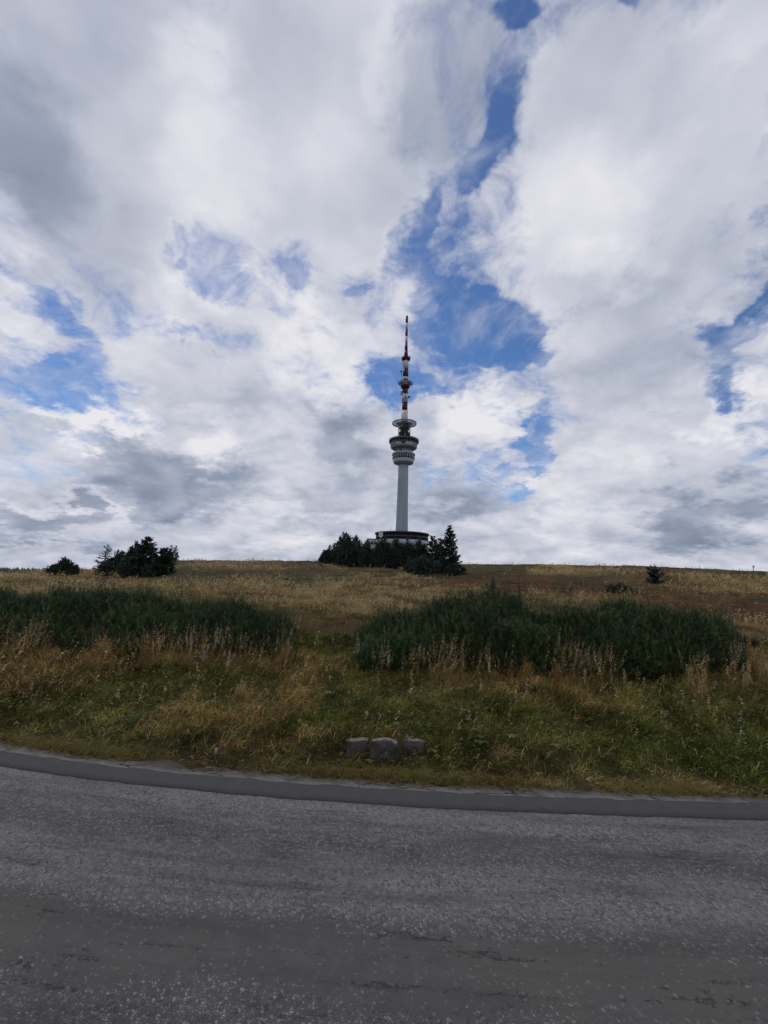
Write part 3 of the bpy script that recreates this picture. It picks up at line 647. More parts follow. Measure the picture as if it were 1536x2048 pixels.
def spruce(name, label, px, top_py, wpx, base_py, seed, sparse=1.0, lean=0.0, cat='tree', rmax=58, group=None, power=0.9, tiers=None, x=None, y=None):
    rng = np.random.default_rng(seed)
    if x is None: x, y = place_px(px, base_py, rmax)
    z = zt(x, y) - 0.1; top = at_depth(px, top_py, y)[2]; H = top - z; Wd = wpx / F_PX * y / 2 * 1.02
    e = empty(name, (x, y, z)); tag(e, label, cat, group)
    lx = lean
    tp = [(lx * H * k ** 2, 0, H * k) for k in np.linspace(0, 1, 7)]
    v, f = tube_vf(tp, [0.035 * H * (1 - k) ** .8 * .5 + .012 for k in np.linspace(0, 1, 7)]); np_mesh('trunk', v, f, M_BARK, parent=e)
    B = []; D = []; L = []; T = []
    nt = tiers or int(9 + H * 3)
    for i in range(nt):
        k = 0.03 + 0.95 * (i / nt) ** 0.95; nb = int(rng.integers(5, 8) * (1 if k < .8 else .8))
        for b_ in range(nb):
            if rng.random() > 0.93 * min(1, sparse + .15): continue
            kk = min(k + rng.normal() * .012, .985); a = rng.uniform(0, 2 * np.pi)
            bl = Wd * ((1 - kk) ** power) * rng.uniform(.6, 1.15) + 0.04 * H * (1 - kk) + .03
            dr = np.array([math.cos(a), math.sin(a)]); rise = (-0.25 + 0.75 * kk) * bl
            m = max(9, int(64 * sparse * (bl / Wd + .15)))
            s_ = rng.uniform(0.05, 1.0, m) ** .8
            px_ = dr[0] * bl * s_; py_ = dr[1] * bl * s_; pz = rise * s_ - 0.22 * bl * np.sin(np.pi * s_ * .9) * (1 - kk) + 0.16 * bl * s_ ** 3
            b3 = np.stack([px_ + lx * H * kk ** 2, py_, pz + kk * H], 1) + rng.normal(size=(m, 3)) * .02 * Wd
            d3 = np.stack([np.full(m, dr[0]), np.full(m, dr[1]), np.full(m, .25)], 1) + rng.normal(size=(m, 3)) * [.75, .75, .45]
            d3 /= np.linalg.norm(d3, axis=1)[:, None]
            B.append(b3); D.append(d3); L.append(rng.uniform(.10, .24, m) * Wd ** .5 * (0.55 + .45 * (1 - kk))); T.append(NEEDLE * rng.uniform(.6, 1.5) * np.ones((m, 3)) * rng.uniform(.8, 1.2, (m, 1)))
    B = np.vstack(B); D = np.vstack(D); L = np.concatenate(L); T = np.vstack(T)
    tri_soup('crown', B, D, L * 1.3, L * (.62 if sparse > .7 else .36), M_NEEDLE, e, T, rng)
    return e
def dome_bush(name, label, px, top_py, wpx, base_py, seed, cat='shrub', rmax=58, group=None, tops=5, n=9000, leaf=.17):
    """bushy dwarf pine: upswept leafy limbs from one root, each limb ending in its own ragged top"""
    rng = np.random.default_rng(seed); x, y = place_px(px, base_py, rmax); z = zt(x, y) - .1
    wpx *= 1.04; H = at_depth(px, top_py, y)[2] - z; Wd = wpx / F_PX * y / 2
    e = empty(name, (x, y, z)); tag(e, label, cat, group); limbs = []; B = []; D = []; T = []
    for k in range(tops * 6):
        a = rng.uniform(0, 2 * np.pi); q = rng.uniform(0, 1) ** .6 if k else 0.05
        hh = H * (1 - .50 * q ** 2) * (rng.uniform(.66, 1.0) if k else 1.0)
        tip = np.array([math.cos(a) * Wd * q, math.sin(a) * Wd * q * .8, hh]); knee = np.array([tip[0] * .8, tip[1] * .8, hh * .25])
        ts = np.linspace(0, 1, 6)[:, None]; path = (1 - ts) ** 2 * 0 + 2 * ts * (1 - ts) * knee + ts ** 2 * tip
        limbs.append(tube_vf(path, np.linspace(.05, .012, 6) * min(H, 2.5), 5))
        m = n // (tops * 6); s_ = rng.uniform(0.12, 1.0, m)[:, None]; pc = 2 * s_ * (1 - s_) * knee + s_ ** 2 * tip
        spread = 0.34 * Wd * (1.02 - s_) ** .8 + .035 * Wd
        B.append(pc + rng.normal(size=(m, 3)) * spread * [1, 1, .7]); d = rng.normal(size=(m, 3)) * .6 + np.array([math.cos(a) * .5 * q, math.sin(a) * .5 * q, 1.0]); D.append(d / np.linalg.norm(d, axis=1)[:, None])
        T.append(NEEDLE * rng.uniform(.65, 1.4) * rng.uniform(.8, 1.25, (m, 1)) * np.ones((m, 3)))
    v, f = join_vf(limbs); np_mesh('trunk', v, f, M_BARK, parent=e)
    B = np.vstack(B); B[:, 2] = np.maximum(B[:, 2], .02); D = np.vstack(D); T = np.vstack(T); L = rng.uniform(.7, 1.3, len(B)) * leaf * Wd ** .5
    tri_soup('crown', B, D, L * 1.1, L * .55, M_NEEDLE, e, T, rng)
    return e
gL = 'conifers of the left clump on the skyline'; gC = 'conifers in front of the tower'
dome_bush('dwarf_pine', 'lone rounded dark shrub left of the left conifer clump', 125, 1117, 50, 1151, 1, tops=5)
spruce('spruce_tree', 'thin see-through spruce at the left end of the left clump', 206, 1086, 40, 1145, 2, sparse=.55, power=.8, tiers=15, group=gL, lean=.06)
dome_bush('dwarf_pine', 'broad rounded conifer between the see-through spruce and the tallest spruce of the left clump', 236, 1103, 66, 1150, 3, tops=7, n=7000, cat='tree', group=gL)
dome_bush('dwarf_pine', 'ragged bushy conifer leaning on the left side of the tallest spruce in the left clump', 264, 1085, 48, 1150, 4, tops=6, cat='tree', group=gL)
spruce('spruce_tree', 'tallest spruce of the left clump with a pointed top', 288, 1073, 66, 1151, 5, group=gL, power=.75, tiers=32)
spruce('spruce_tree', 'short dark spruce at the right end of the left clump', 326, 1096, 44, 1148, 6, group=gL, power=.6, tiers=24)
dome_bush('dwarf_pine', 'low dark shrub at the foot of the gap right of the tallest left spruce', 309, 1118, 40, 1150, 7, tops=4, n=4000, group=gL)
spruce('spruce_tree', 'slim far spruce behind the ridge, left one of the pair beside the left clump', 340.5, 1089, 12, 1120, 8, sparse=.85, rmax=75, power=.5, x=at_depth(340.5, 1118, 78)[0], y=78)
spruce('spruce_tree', 'slim far spruce behind the ridge, right one of the pair beside the left clump', 349.5, 1090, 13, 1120, 9, sparse=.85, rmax=75, power=.5, x=at_depth(349.5, 1118, 79)[0], y=79)
cl = [(658, 1092, 36, 1133, 'low bushy conifer at the left edge of the centre clump'), (684, 1067, 66, 1134, 'tallest bushy conifer left of the tower, nearest its left edge'), (712, 1071, 56, 1134, 'bushy conifer left of the building, between two taller tops'), (733, 1081, 30, 1133, 'narrow bushy conifer just left of the white wing'),
      (752, 1088, 30, 1134, 'small dark conifer in front of the white wing'), (768, 1076, 40, 1135, 'dark conifer in front of the left end of the round building'), (792, 1080, 42, 1136, 'dark conifer in front of the round building, left of the shaft'), (814, 1077, 42, 1136, 'dark conifer in front of the round building, right below the shaft'),
      (838, 1080, 42, 1136, 'low dark conifer in front of the right half of the round building')]
for i, (px, ty, w_, by, lab) in enumerate(cl):
    dome_bush('dwarf_pine', lab, px, ty - (3 if px > 745 else 0), w_, by, 20 + i, tops=5, n=9000, cat='tree', group=gC)
spruce('spruce_tree', 'slender spruce at the right edge of the round building', 865, 1070, 38, 1138, 31, group=gC, power=.6, tiers=26)
spruce('spruce_tree', 'short spruce between the building and the tallest spruce', 880, 1075, 32, 1140, 32, group=gC, power=.6, tiers=26)
spruce('spruce_tree', 'tallest pointed spruce right of the tower', 898, 1050, 50, 1146, 33, group=gC, power=.72, tiers=34)
dome_bush('dwarf_pine', 'low spreading shrub at the right foot of the tallest spruce', 912, 1126, 40, 1150, 34, tops=4, n=4000, group=gC)
dome_bush('dwarf_pine', 'low dark shrub below the round building in the centre clump', 845, 1112, 70, 1146, 35, tops=5, n=6000, group=gC)
spruce('spruce_tree', 'small lone leaning conifer on the bare slope at the right', 1312, 1131, 34, 1167, 36, lean=-.2, power=.45, tiers=11, sparse=.75)
dome_bush('dwarf_pine', 'flat dark shrub on the brown slope left of the lone leaning conifer', 1238, 1166, 52, 1184, 37, tops=5, n=3600, leaf=.10)

# marker post far right on the skyline
x, y = place_px(1507, 1141, 60); e = empty('marker_post', (x, y, zt(x, y) - .1)); tag(e, 'tiny grey marker post standing on the ridge at the far right', 'post')
box('post', (0, 0, .35), (.05, .05, .8), M_GSTEEL, e); box('sign_plate', (.02, -.03, .62), (.22, .02, .16), M_WHITE, e)

# far forest on the left skyline
rng = np.random.default_rng(77); n = 2600
a = np.radians(rng.uniform(-62, -31, n)); r = rng.uniform(900, 1120, n); x = r * np.sin(a); y = r * np.cos(a); z = terr(x, y)
hh = rng.uniform(4, 9, n) * (1 + .5 * fbm(x / 50, y / 50, 5, 2)); V = np.empty((n, 7, 3))
for k in range(6):
    an = 2 * np.pi * k / 6; ww = hh * .28; V[:, k] = np.stack([x + ww * np.cos(an), y + ww * np.sin(an), z - .5], 1)
V[:, 6] = np.stack([x, y, z + hh], 1); F = (np.arange(n)[:, None, None] * 7 + np.array([[k, (k + 1) % 6, 6] for k in range(6)])[None]).reshape(-1, 3)
tag(np_mesh('far_forest', V.reshape(-1, 3), F, M_NEEDLE, tint=np.repeat(NEEDLE * rng.uniform(.7, 1.2, (n, 1)), 7, 0)), 'dark line of distant conifer forest on the left horizon', 'forest', kind='stuff')

# ================================================================== dwarf pine thickets
def thicket(name, label, sil, y0, y1, seed, nshoot, needles=34):
    """sil: (px, top py) along the thicket as seen; y0..y1 its depth. Shoots stand on a lumpy hull of upswept limbs."""
    rng = np.random.default_rng(seed)
    px_ = np.array([s[0] for s in sil]); py_ = np.array([s[1] for s in sil]); yc = (y0 + y1) / 2; hw = (y1 - y0) / 2
    tops = np.array([at_depth(a, b, yc + .15) for a, b in sil]); xs = tops[:, 0]; zs = tops[:, 2]
    x_a, x_b = xs[0], xs[-1]; cx_ = (x_a + x_b) / 2; cy_ = yc; cz_ = zt(cx_, cy_)
    e = empty(name, (cx_, cy_, cz_)); tag(e, label, 'pine thicket')
    def hull(xw, y):
        g_ = terr(xw, y); x = xw * yc / y; H = np.interp(x, xs, zs) - .05 - terr(x, np.full_like(x, yc)); q = np.clip(np.abs(y - yc) / hw, 0, 1)
        en = np.clip(np.minimum(x - x_a, x_b - x) / .35, 0, 1) ** .5
        lump = 0.45 + 0.58 * sstep(.22, .70, fbm(x / .55, y / .55, seed, 3)) + .12 * (vn(x / .16, y / .16, seed + 4) - .5)
        return g_, np.maximum(H * (1 - q ** 2.2) ** .55 * en * lump, .04), q
    n = nshoot
    x = rng.uniform(x_a, x_b, n); ux = x; q = rng.uniform(-1, 1, n); y = yc + np.sign(q) * np.abs(q) ** .8 * hw * np.where(q < 0, 1, .9); x = ux * y / yc
    g_, H, qq = hull(x, y); f_ = np.where(rng.random(n) < .55, rng.uniform(.82, 1.0, n), rng.uniform(.12, .95, n) ** .8)
    base = np.stack([x, y, g_ + H * f_], 1)
    gx = (hull(x + .08, y)[1] - hull(x - .08, y)[1]) / .16; gy = (hull(x, y + .08)[1] - hull(x, y - .08)[1]) / .16
    up = np.stack([-np.clip(gx, -2, 2) * .35, -np.clip(gy, -2.5, 2.5) * .40, np.ones(n)], 1) + rng.normal(size=(n, 3)) * [.55, .50, .25]
    up /= np.linalg.norm(up, axis=1)[:, None]
    L = rng.uniform(.10, .20, n); lead = rng.random(n) < .07; L = np.where(lead, L * 2.2, L); up[lead] = up[lead] * .3 + [0, 0, .9]; up /= np.linalg.norm(up, axis=1)[:, None]
    # needles
    k = rng.random((n, needles)); P0 = base[:, None] + up[:, None] * (L[:, None] * k)[..., None]
    rd_ = rng.normal(size=(n, needles, 3)); rd_ -= (rd_ * up[:, None]).sum(-1, keepdims=True) * up[:, None]; rd_ /= np.linalg.norm(rd_, axis=-1, keepdims=True) + 1e-9
    dv = rd_ * .8 + up[:, None] * (0.5 + .8 * k[..., None]); dv /= np.linalg.norm(dv, axis=-1, keepdims=True)
    nl = rng.uniform(.04, .07, (n, needles)) * (1.1 - .3 * k)
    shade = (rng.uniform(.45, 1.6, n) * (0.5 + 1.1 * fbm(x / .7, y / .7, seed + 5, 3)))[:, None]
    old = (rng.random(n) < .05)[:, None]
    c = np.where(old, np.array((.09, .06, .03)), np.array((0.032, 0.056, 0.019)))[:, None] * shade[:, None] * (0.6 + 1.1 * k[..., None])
    off = np.array([cx_, cy_, cz_])
    tri_soup('foliage', P0.reshape(-1, 3) - off, dv.reshape(-1, 3), nl.reshape(-1), np.full(n * needles, .0075), M_NEEDLE, e, c.reshape(-1, 3), rng)
    # limbs: sprawl along the ground then turn up
    limbs = []
    for i in range(90):
        x0 = rng.uniform(x_a + .2, x_b - .2); yy = rng.uniform(y0 + .25, y1 - .3); x0 *= yy / yc; x1 = x0 + rng.normal() * .2; y1_ = yy + rng.normal() * .12 - .05
        g0, H0, _ = hull(np.array([x0, x1]), np.array([yy, y1_])); p0 = np.array([x0, yy, g0[0] - .03]); p2 = np.array([x1, y1_, g0[1] + H0[1] * .95]); p1 = np.array([x1, y1_, g0[1] + H0[1] * .2])
        ts = np.linspace(0, 1, 6)[:, None]; limbs.append(tube_vf((1 - ts) ** 2 * p0 + 2 * ts * (1 - ts) * p1 + ts ** 2 * p2 - off, np.linspace(.022, .007, 6), 5))
    v, f = join_vf(limbs); tag(np_mesh('branches', v, f, M_BARK, parent=e), kind='stuff')
    return e
thicket('dwarf_pine_thicket', 'long dark green dwarf pine thicket on the right half, above the tall dry grass',
        [(716, 1300), (728, 1262), (755, 1240), (800, 1222), (850, 1214), (900, 1203), (945, 1192), (985, 1186), (1030, 1190), (1080, 1192), (1130, 1196), (1180, 1207), (1230, 1203), (1285, 1222), (1330, 1218), (1380, 1212), (1415, 1224), (1442, 1246), (1465, 1300)], 6.35, 9.0, 101, 10500)
thicket('dwarf_pine_thicket', 'long dark green dwarf pine thicket on the left half, ending before the middle gap',
        [(-420, 1180), (-200, 1175), (-60, 1180), (20, 1184), (100, 1188), (180, 1190), (240, 1184), (300, 1196), (350, 1204), (420, 1207), (480, 1208), (540, 1218), (572, 1232), (586, 1275)], 6.9, 9.6, 102, 11000)
def shoot_bush(name, label, px, top_py, wpx, Y, seed, n=60):
    rng = np.random.default_rng(seed); x, _, top = at_depth(px, top_py, Y); z = zt(x, Y) - .02; H = top - z; wd = wpx / F_PX * Y / 2
    e = empty(name, (x, Y, z)); tag(e, label, 'shrub'); B = []; D = []; T = []; tb = []
    for i in range(n):
        a = rng.uniform(0, 2 * np.pi); q = rng.random() ** .7 if i else 0; tip = np.array([math.cos(a) * wd * q, math.sin(a) * wd * q, H * (1 - .45 * q ** 2) * (rng.uniform(.7, 1) if i else 1)]); knee = tip * [.9, .9, .35]
        s_ = rng.uniform(.35, 1, 90)[:, None]; pc = 2 * s_ * (1 - s_) * knee + s_ ** 2 * tip; B.append(pc)
        d = rng.normal(size=(90, 3)) * .6 + [0, 0, .8]; D.append(d / np.linalg.norm(d, axis=1)[:, None]); T.append(np.array((.036, .058, .040)) * rng.uniform(.6, 1.4) * np.ones((90, 3)))
        ts = np.linspace(0, 1, 5)[:, None]; tb.append(tube_vf(2 * ts * (1 - ts) * knee + ts ** 2 * tip, np.linspace(.016, .005, 5), 4))
    v, f = join_vf(tb); np_mesh('trunk', v, f, M_BARK, parent=e)
    B = np.vstack(B); tri_soup('crown', B, np.vstack(D), rng.uniform(.05, .09, len(B)), np.full(len(B), .011), M_NEEDLE, e, np.vstack(T), rng)
shoot_bush('dwarf_pine', 'bushy pine top rising behind the left part of the right thicket', 985, 1150, 46, 9.8, 111, 50)
shoot_bush('dwarf_pine', 'single thin pine leader behind the right thicket below the rust brown slope', 1038, 1153, 12, 9.8, 112, 8)
shoot_bush('dwarf_pine', 'small dark pine top behind the middle of the right thicket', 1238, 1186, 24, 9.6, 113, 22)
shoot_bush('dwarf_pine', 'small pine bush trailing off the right end of the right thicket', 1490, 1272, 46, 8.2, 114, 30)

# ================================================================== stones by the road
def stone(name, label, px0, px1, top_py, bot_py, depth, seed, cat='stone', mat=None, group=None, tilt=0.0):
    rng = np.random.default_rng(seed); pxm = (px0 + px1) / 2
    xb, yb = on_plane(pxm, bot_py, 0.02); Y = yb
    xa = at_depth(px0, (top_py + bot_py) / 2, Y)[0]; xc = at_depth(px1, (top_py + bot_py) / 2, Y)[0]; zt_ = at_depth(pxm, top_py, Y)[2]; zb = -.04
    w, h = xc - xa, zt_ - zb; nx, ny, nz = 9, 6, 6
    g = []; import itertools
    V = []; idx = {}
    def vid(i, j, k):
        if (i, j, k) not in idx:
            p = np.array([i / nx - .5, j / ny - .5, k / nz - .5]); p = p * (1 - .10 * max(0, np.linalg.norm(p * 2) - 1.0)); idx[(i, j, k)] = len(V); V.append(p)
        return idx[(i, j, k)]
    F = []
    for i in range(nx):
        for j in range(ny): F += [[vid(i, j, nz), vid(i + 1, j, nz), vid(i + 1, j + 1, nz), vid(i, j + 1, nz)], [vid(i, j + 1, 0), vid(i + 1, j + 1, 0), vid(i + 1, j, 0), vid(i, j, 0)]]
    for i in range(nx):
        for k in range(nz): F += [[vid(i, 0, k), vid(i + 1, 0, k), vid(i + 1, 0, k + 1), vid(i, 0, k + 1)], [vid(i, ny, k + 1), vid(i + 1, ny, k + 1), vid(i + 1, ny, k), vid(i, ny, k)]]
    for j in range(ny):
        for k in range(nz): F += [[vid(0, j, k + 1), vid(0, j + 1, k + 1), vid(0, j + 1, k), vid(0, j, k)], [vid(nx, j, k), vid(nx, j + 1, k), vid(nx, j + 1, k + 1), vid(nx, j, k + 1)]]
    V = np.array(V) * [w, depth, h]
    nn = fbm((V[:, 0] + V[:, 2]) * 11 + seed, (V[:, 1] - V[:, 2]) * 11, seed, 3) - .5; nb = fbm(V[:, 0] * 7 + seed * 3, V[:, 1] * 7 + V[:, 2] * 9, seed + 2, 3) - .5
    V[:, 2] += nb * .09 * (V[:, 2] > 0) + V[:, 0] * tilt; V[:, 1] += nn * .08; V[:, 0] += nb * .06 + (V[:, 2] > 0) * V[:, 0] * -.12
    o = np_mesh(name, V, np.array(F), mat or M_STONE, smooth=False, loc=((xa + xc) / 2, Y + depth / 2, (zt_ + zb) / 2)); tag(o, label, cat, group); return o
mg, t, b = new_mat('granite', 0.85, 0.3); tcn = N(t, 'ShaderNodeTexCoord')
n1 = NOISE(t, tcn.outputs['Object'], 9, 7, .7); n2 = NOISE(t, tcn.outputs['Object'], 60, 4, .7)
c = MIX(t, RANGE(t, n1, .35, .65), (0.075, 0.069, 0.062), (0.035, 0.032, 0.028)); c = MIX(t, RANGE(t, n2, .5, .75, 0, .5), c, (0.20, 0.19, 0.175)); c = MIX(t, RANGE(t, NOISE(t, tcn.outputs['Object'], 5, 4, .6), .60, .66, 0, .5), c, (0.26, 0.25, 0.20))
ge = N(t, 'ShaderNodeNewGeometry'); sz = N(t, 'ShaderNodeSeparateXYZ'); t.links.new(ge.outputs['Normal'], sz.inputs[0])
c = MIX(t, M(t, 'MULTIPLY', RANGE(t, sz.outputs[2], .6, .95), RANGE(t, n1, .40, .58)), c, (0.21, 0.20, 0.165))      # paler in patches on faces that point upward
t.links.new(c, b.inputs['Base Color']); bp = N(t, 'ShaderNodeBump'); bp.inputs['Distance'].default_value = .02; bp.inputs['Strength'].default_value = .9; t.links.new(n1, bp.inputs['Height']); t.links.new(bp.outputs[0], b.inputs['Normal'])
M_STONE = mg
M_PALE = mat_paint('pale_stone', (0.26, 0.24, 0.20), (0.17, 0.16, 0.13), rough=.9, scale=20, bump=.4)
gs = 'kerb stones set in the verge'
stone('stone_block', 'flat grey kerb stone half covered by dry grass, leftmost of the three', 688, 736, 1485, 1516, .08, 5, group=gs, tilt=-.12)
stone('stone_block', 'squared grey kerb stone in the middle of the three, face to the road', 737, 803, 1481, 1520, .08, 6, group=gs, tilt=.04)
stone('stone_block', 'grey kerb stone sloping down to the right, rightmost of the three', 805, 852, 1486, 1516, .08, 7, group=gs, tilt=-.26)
stone('stone', 'small pale stone lying at the edge of the grass left of the kerb stones', 425, 433, 1502, 1508, .03, 8, mat=M_PALE)
stone('stone', 'small flat pale stone in the dry grass just in front of the kerb stones', 738, 758, 1508, 1516, .06, 9, mat=M_PALE)
stone('stone', 'tiny pale stone on the verge right of the middle', 1038, 1048, 1519, 1525, .04, 10, mat=M_PALE)

# ================================================================== grass and herbs
class Soup:
    def __init__(s): s.V = []; s.F3 = []; s.F4 = []; s.C = []; s.n = 0
    def blades(s, p, d, L, w, col, droop, rng, mid=True):
        """p base, d lean direction (unit, 3D), curved over by droop"""
        n = len(p); side = np.cross(d, rng.normal(size=(n, 3))); side /= np.linalg.norm(side, axis=1)[:, None] + 1e-9
        horiz = d.copy(); horiz[:, 2] = 0; horiz /= np.linalg.norm(horiz, axis=1)[:, None] + 1e-9
        m = p + d * (L * .5)[:, None]; tip = m + (d * .55 + horiz * (droop * .5)[:, None] - np.array([0, 0, 1]) * (droop * .45)[:, None]) * (L * .6)[:, None]
        w_ = (w / 2)[:, None]
        if mid:
            V = np.stack([p - side * w_, p + side * w_, m + side * w_ * .8, m - side * w_ * .8, tip], 1); i = s.n + np.arange(n)[:, None] * 5
            s.F4.append(i + np.array([[0, 1, 2, 3]])); s.F3.append(i + np.array([[3, 2, 4]])); k = 5
        else:
            V = np.stack([p - side * w_, p + side * w_, tip], 1); i = s.n + np.arange(n)[:, None] * 3; s.F3.append(i + np.array([[0, 1, 2]])); k = 3
        s.V.append(V.reshape(-1, 3)); s.C.append(np.repeat(col, k, 0)); s.n += n * k
    def specks(s, p, size, col, rng, asp=.5, flat=1.0):
        n = len(p); d = rng.normal(size=(n, 3)) * [1, 1, flat]; d /= np.linalg.norm(d, axis=1)[:, None]; e = np.cross(d, rng.normal(size=(n, 3))); e /= np.linalg.norm(e, axis=1)[:, None] + 1e-9
        sz = size[:, None]; V = np.stack([p - d * sz, p + e * sz * asp, p + d * sz, p - e * sz * asp], 1); i = s.n + np.arange(n)[:, None] * 4
        s.F4.append(i + np.array([[0, 1, 2, 3]])); s.V.append(V.reshape(-1, 3)); s.C.append(np.repeat(col, 4, 0)); s.n += n * 4
    def build(s, name, mat, parent=None):
        F = [np.vstack(f) for f in (s.F4, s.F3) if f]
        return np_mesh(name, np.vstack(s.V), F, mat, parent=parent, tint=np.vstack(s.C))
def in_thicket(x, y):
    pxx = x / y * F_PX * 1.03 + 768; r1 = (y > 6.75) & (y < 8.8) & (pxx > 740) & (pxx < 1455)
    r2 = (y > 7.25) & (y < 9.4) & (pxx < 575)
    return r1 | r2
def drycol(c): return (c[:, 0] / (c[:, 1] + 1e-6))                # > 1.2 means dry growth
def scatter(n, r0, r1, half=56, power=2.0, rng=RNG):
    """denser near the road: about the same number per patch of picture"""
    u = rng.random(n)
    if power == 2.0: r = r0 * (r1 / r0) ** u
    else: k = 2 - power; r = (r0 ** k + u * (r1 ** k - r0 ** k)) ** (1 / k)
    a = np.radians(rng.uniform(-half, half, n)); return r * np.sin(a), r * np.cos(a)
BR = lambda rng, n, lo=.6, hi=1.5: rng.uniform(lo, hi, (n, 1))

# --- the verge and bank, up to the pines
rng = np.random.default_rng(201); S = Soup()
nt = 19000
x = rng.uniform(-9.5, 9.5, nt); y = edge_y(x) + rng.uniform(0.0, 1, nt) ** 1.15 * 5.2
keep = ~in_thicket(x, y) & (y - edge_y(x) > .02 + .10 * fbm(x * 3, x * 0, 7, 3)) & (np.abs(x) < 1.25 * y + 1.0)
stonezone = (np.abs(x - .02) < .40) & (y - edge_y(x) < .36) & (y - edge_y(x) > .0)
keep &= ~(stonezone & (rng.random(nt) < np.where(x < -.10, .0, .30))); x, y = x[keep], y[keep]; nt = len(x)
s = y - edge_y(x); col = moor_colour(x, y); dry = sstep(1.15, 1.8, drycol(col)); z = terr(x, y)
front = sstep(.0, .45, s); tall = np.where((x > -.10) & (x < .42) & (s < .5), .5, 1.0) * (0.30 + .7 * front) * (0.75 + .5 * dry) * (0.6 + .8 * fbm(x / .5, y / .5, 91, 3)) * (1 + .7 * sstep(2.2, 3.4, s) * dry)
wind = np.stack([.55 + .8 * (fbm(x / .8, y / .8, 92, 2) - .5), -.25 + .9 * (fbm(x / .8, y / .8, 93, 2) - .5)], 1)
nb = 11
idx = np.repeat(np.arange(nt), nb); m = len(idx)
p = np.stack([x, y, z - .01], 1)[idx] + rng.normal(size=(m, 3)) * [.030, .030, 0]
p = p[:]; d = np.stack([wind[idx, 0] * .8 + rng.normal(size=m) * .55, wind[idx, 1] * .8 + rng.normal(size=m) * .55, rng.uniform(.6, 1.5, m)], 1); d /= np.linalg.norm(d, axis=1)[:, None]
L = rng.uniform(.09, .27, m) * tall[idx]; w = rng.uniform(.0024, .0056, m) * (1 + .06 * p[:, 1])
tus = .35 + 1.5 * sstep(.32, .72, fbm(x / .22, y / .22, 97, 3)); tb = col * rng.uniform(.6, 1.35, (nt, 1)) * tus[:, None]; pick = rng.random(m)
cc = tb[idx] * BR(rng, m)
cc = np.where((pick < .12)[:, None], np.array(GREEN) * BR(rng, m, .7, 1.8), cc); cc = np.where(((pick > .12) & (pick < .12 + .16 * dry[idx] + .05))[:, None], np.array(TAN) * BR(rng, m, .7, 1.7), cc)
S.blades(p, d, L, w, cc, rng.uniform(.1, 1.3, m), rng)
tag(S.build('bank_grass', M_GRASS), 'mixed green and dry grass covering the road bank', 'grass', kind='stuff')
# --- low leafy cover close to the soil
S = Soup(); n = 52000
x = rng.uniform(-9, 9, n); y = edge_y(x) + rng.uniform(0.06, 1, n) ** 1.1 * 5.0; k = ~in_thicket(x, y) & (np.abs(x) < 1.25 * y + 1); x, y = x[k], y[k]; n = len(x)
c = moor_colour(x, y); g_ = 1 - sstep(1.15, 1.7, drycol(c)); lv = rng.random(n) < (.35 + .65 * g_) ; x, y, c = x[lv], y[lv], c[lv]; n = len(x)
cc = np.where((rng.random(n) < .6)[:, None], np.array((.066, .090, .020)) * BR(rng, n, .5, 1.5), c * BR(rng, n, .5, 1.2)); cc = np.where((rng.random(n) < .05)[:, None], np.array((.19, .22, .09)) * BR(rng, n), cc)
S.specks(np.stack([x, y, terr(x, y) + rng.uniform(.005, .10, n) * sstep(0, .5, y - edge_y(x))], 1), rng.uniform(.010, .026, n), cc, rng, .55, .5)
tag(S.build('low_herbs', M_GRASS), 'low leafy herbs between the grass on the bank', 'herbs', kind='stuff')
# --- weeds with whorls of paler leaves and small flower heads
S = Soup(); nw = 520; x = rng.uniform(-8, 8, nw); y = edge_y(x) + rng.uniform(.25, 4.2, nw); k = ~in_thicket(x, y) & (np.abs(x) < 1.25 * y + 1) & ~((np.abs(x - .02) < .45) & (y - edge_y(x) < .5)); x, y = x[k], y[k]; nw = len(x); z = terr(x, y)
H = rng.uniform(.06, .26, nw); p = np.stack([x, y, z], 1); ln = np.stack([rng.normal(size=nw) * .25 + .1, rng.normal(size=nw) * .25, np.ones(nw)], 1); ln /= np.linalg.norm(ln, axis=1)[:, None]
kind = rng.random(nw); wc = np.where((kind < .45)[:, None], (.16, .19, .07), np.where((kind < .8)[:, None], (.30, .24, .12), (.34, .33, .26)))
S.blades(p, ln, H, np.full(nw, .004), wc * .6, np.full(nw, .1), rng)
ns = 16; idx = np.repeat(np.arange(nw), ns); m = len(idx); kk = rng.uniform(.3, 1.05, m); d = rng.normal(size=(m, 3)) * [1, 1, .35] + [0, 0, .25]; d /= np.linalg.norm(d, axis=1)[:, None]
S.blades(p[idx] + ln[idx] * (H[idx] * kk)[:, None], d, rng.uniform(.02, .055, m) * (1.2 - .5 * kk), rng.uniform(.006, .012, m), wc[idx] * BR(rng, m, .5, 1.3), rng.uniform(.2, 1, m), rng)
tag(S.build('bank_weeds', M_GRASS), 'scattered leafy weeds with paler leaves among the bank grass', 'weeds', kind='stuff')
# --- thatch and litter at the asphalt edge
S = Soup(); n = 15000; x = rng.uniform(-6, 6, n); y = edge_y(x) + rng.normal(size=n) * .11 + .12; k = rng.random(n) < sstep(.38, .62, fbm(x * 2.5, y * 2.5, 5, 3)); x, y = x[k], y[k]; n = len(x)
d = rng.normal(size=(n, 3)) * [1, 1, .12]; d /= np.linalg.norm(d, axis=1)[:, None]; d[:, 2] = np.abs(d[:, 2])
S.blades(np.stack([x, y, np.maximum(terr(x, y), .004) + .004], 1), d, rng.uniform(.03, .09, n), rng.uniform(.002, .004, n), np.where((rng.random(n) < .4)[:, None], (.07, .05, .025), (.26, .19, .085)) * BR(rng, n, .35, 1.4), np.zeros(n), rng)
tag(S.build('dry_litter', M_GRASS), 'dry grass litter strewn along the ragged asphalt edge', 'litter', kind='stuff')

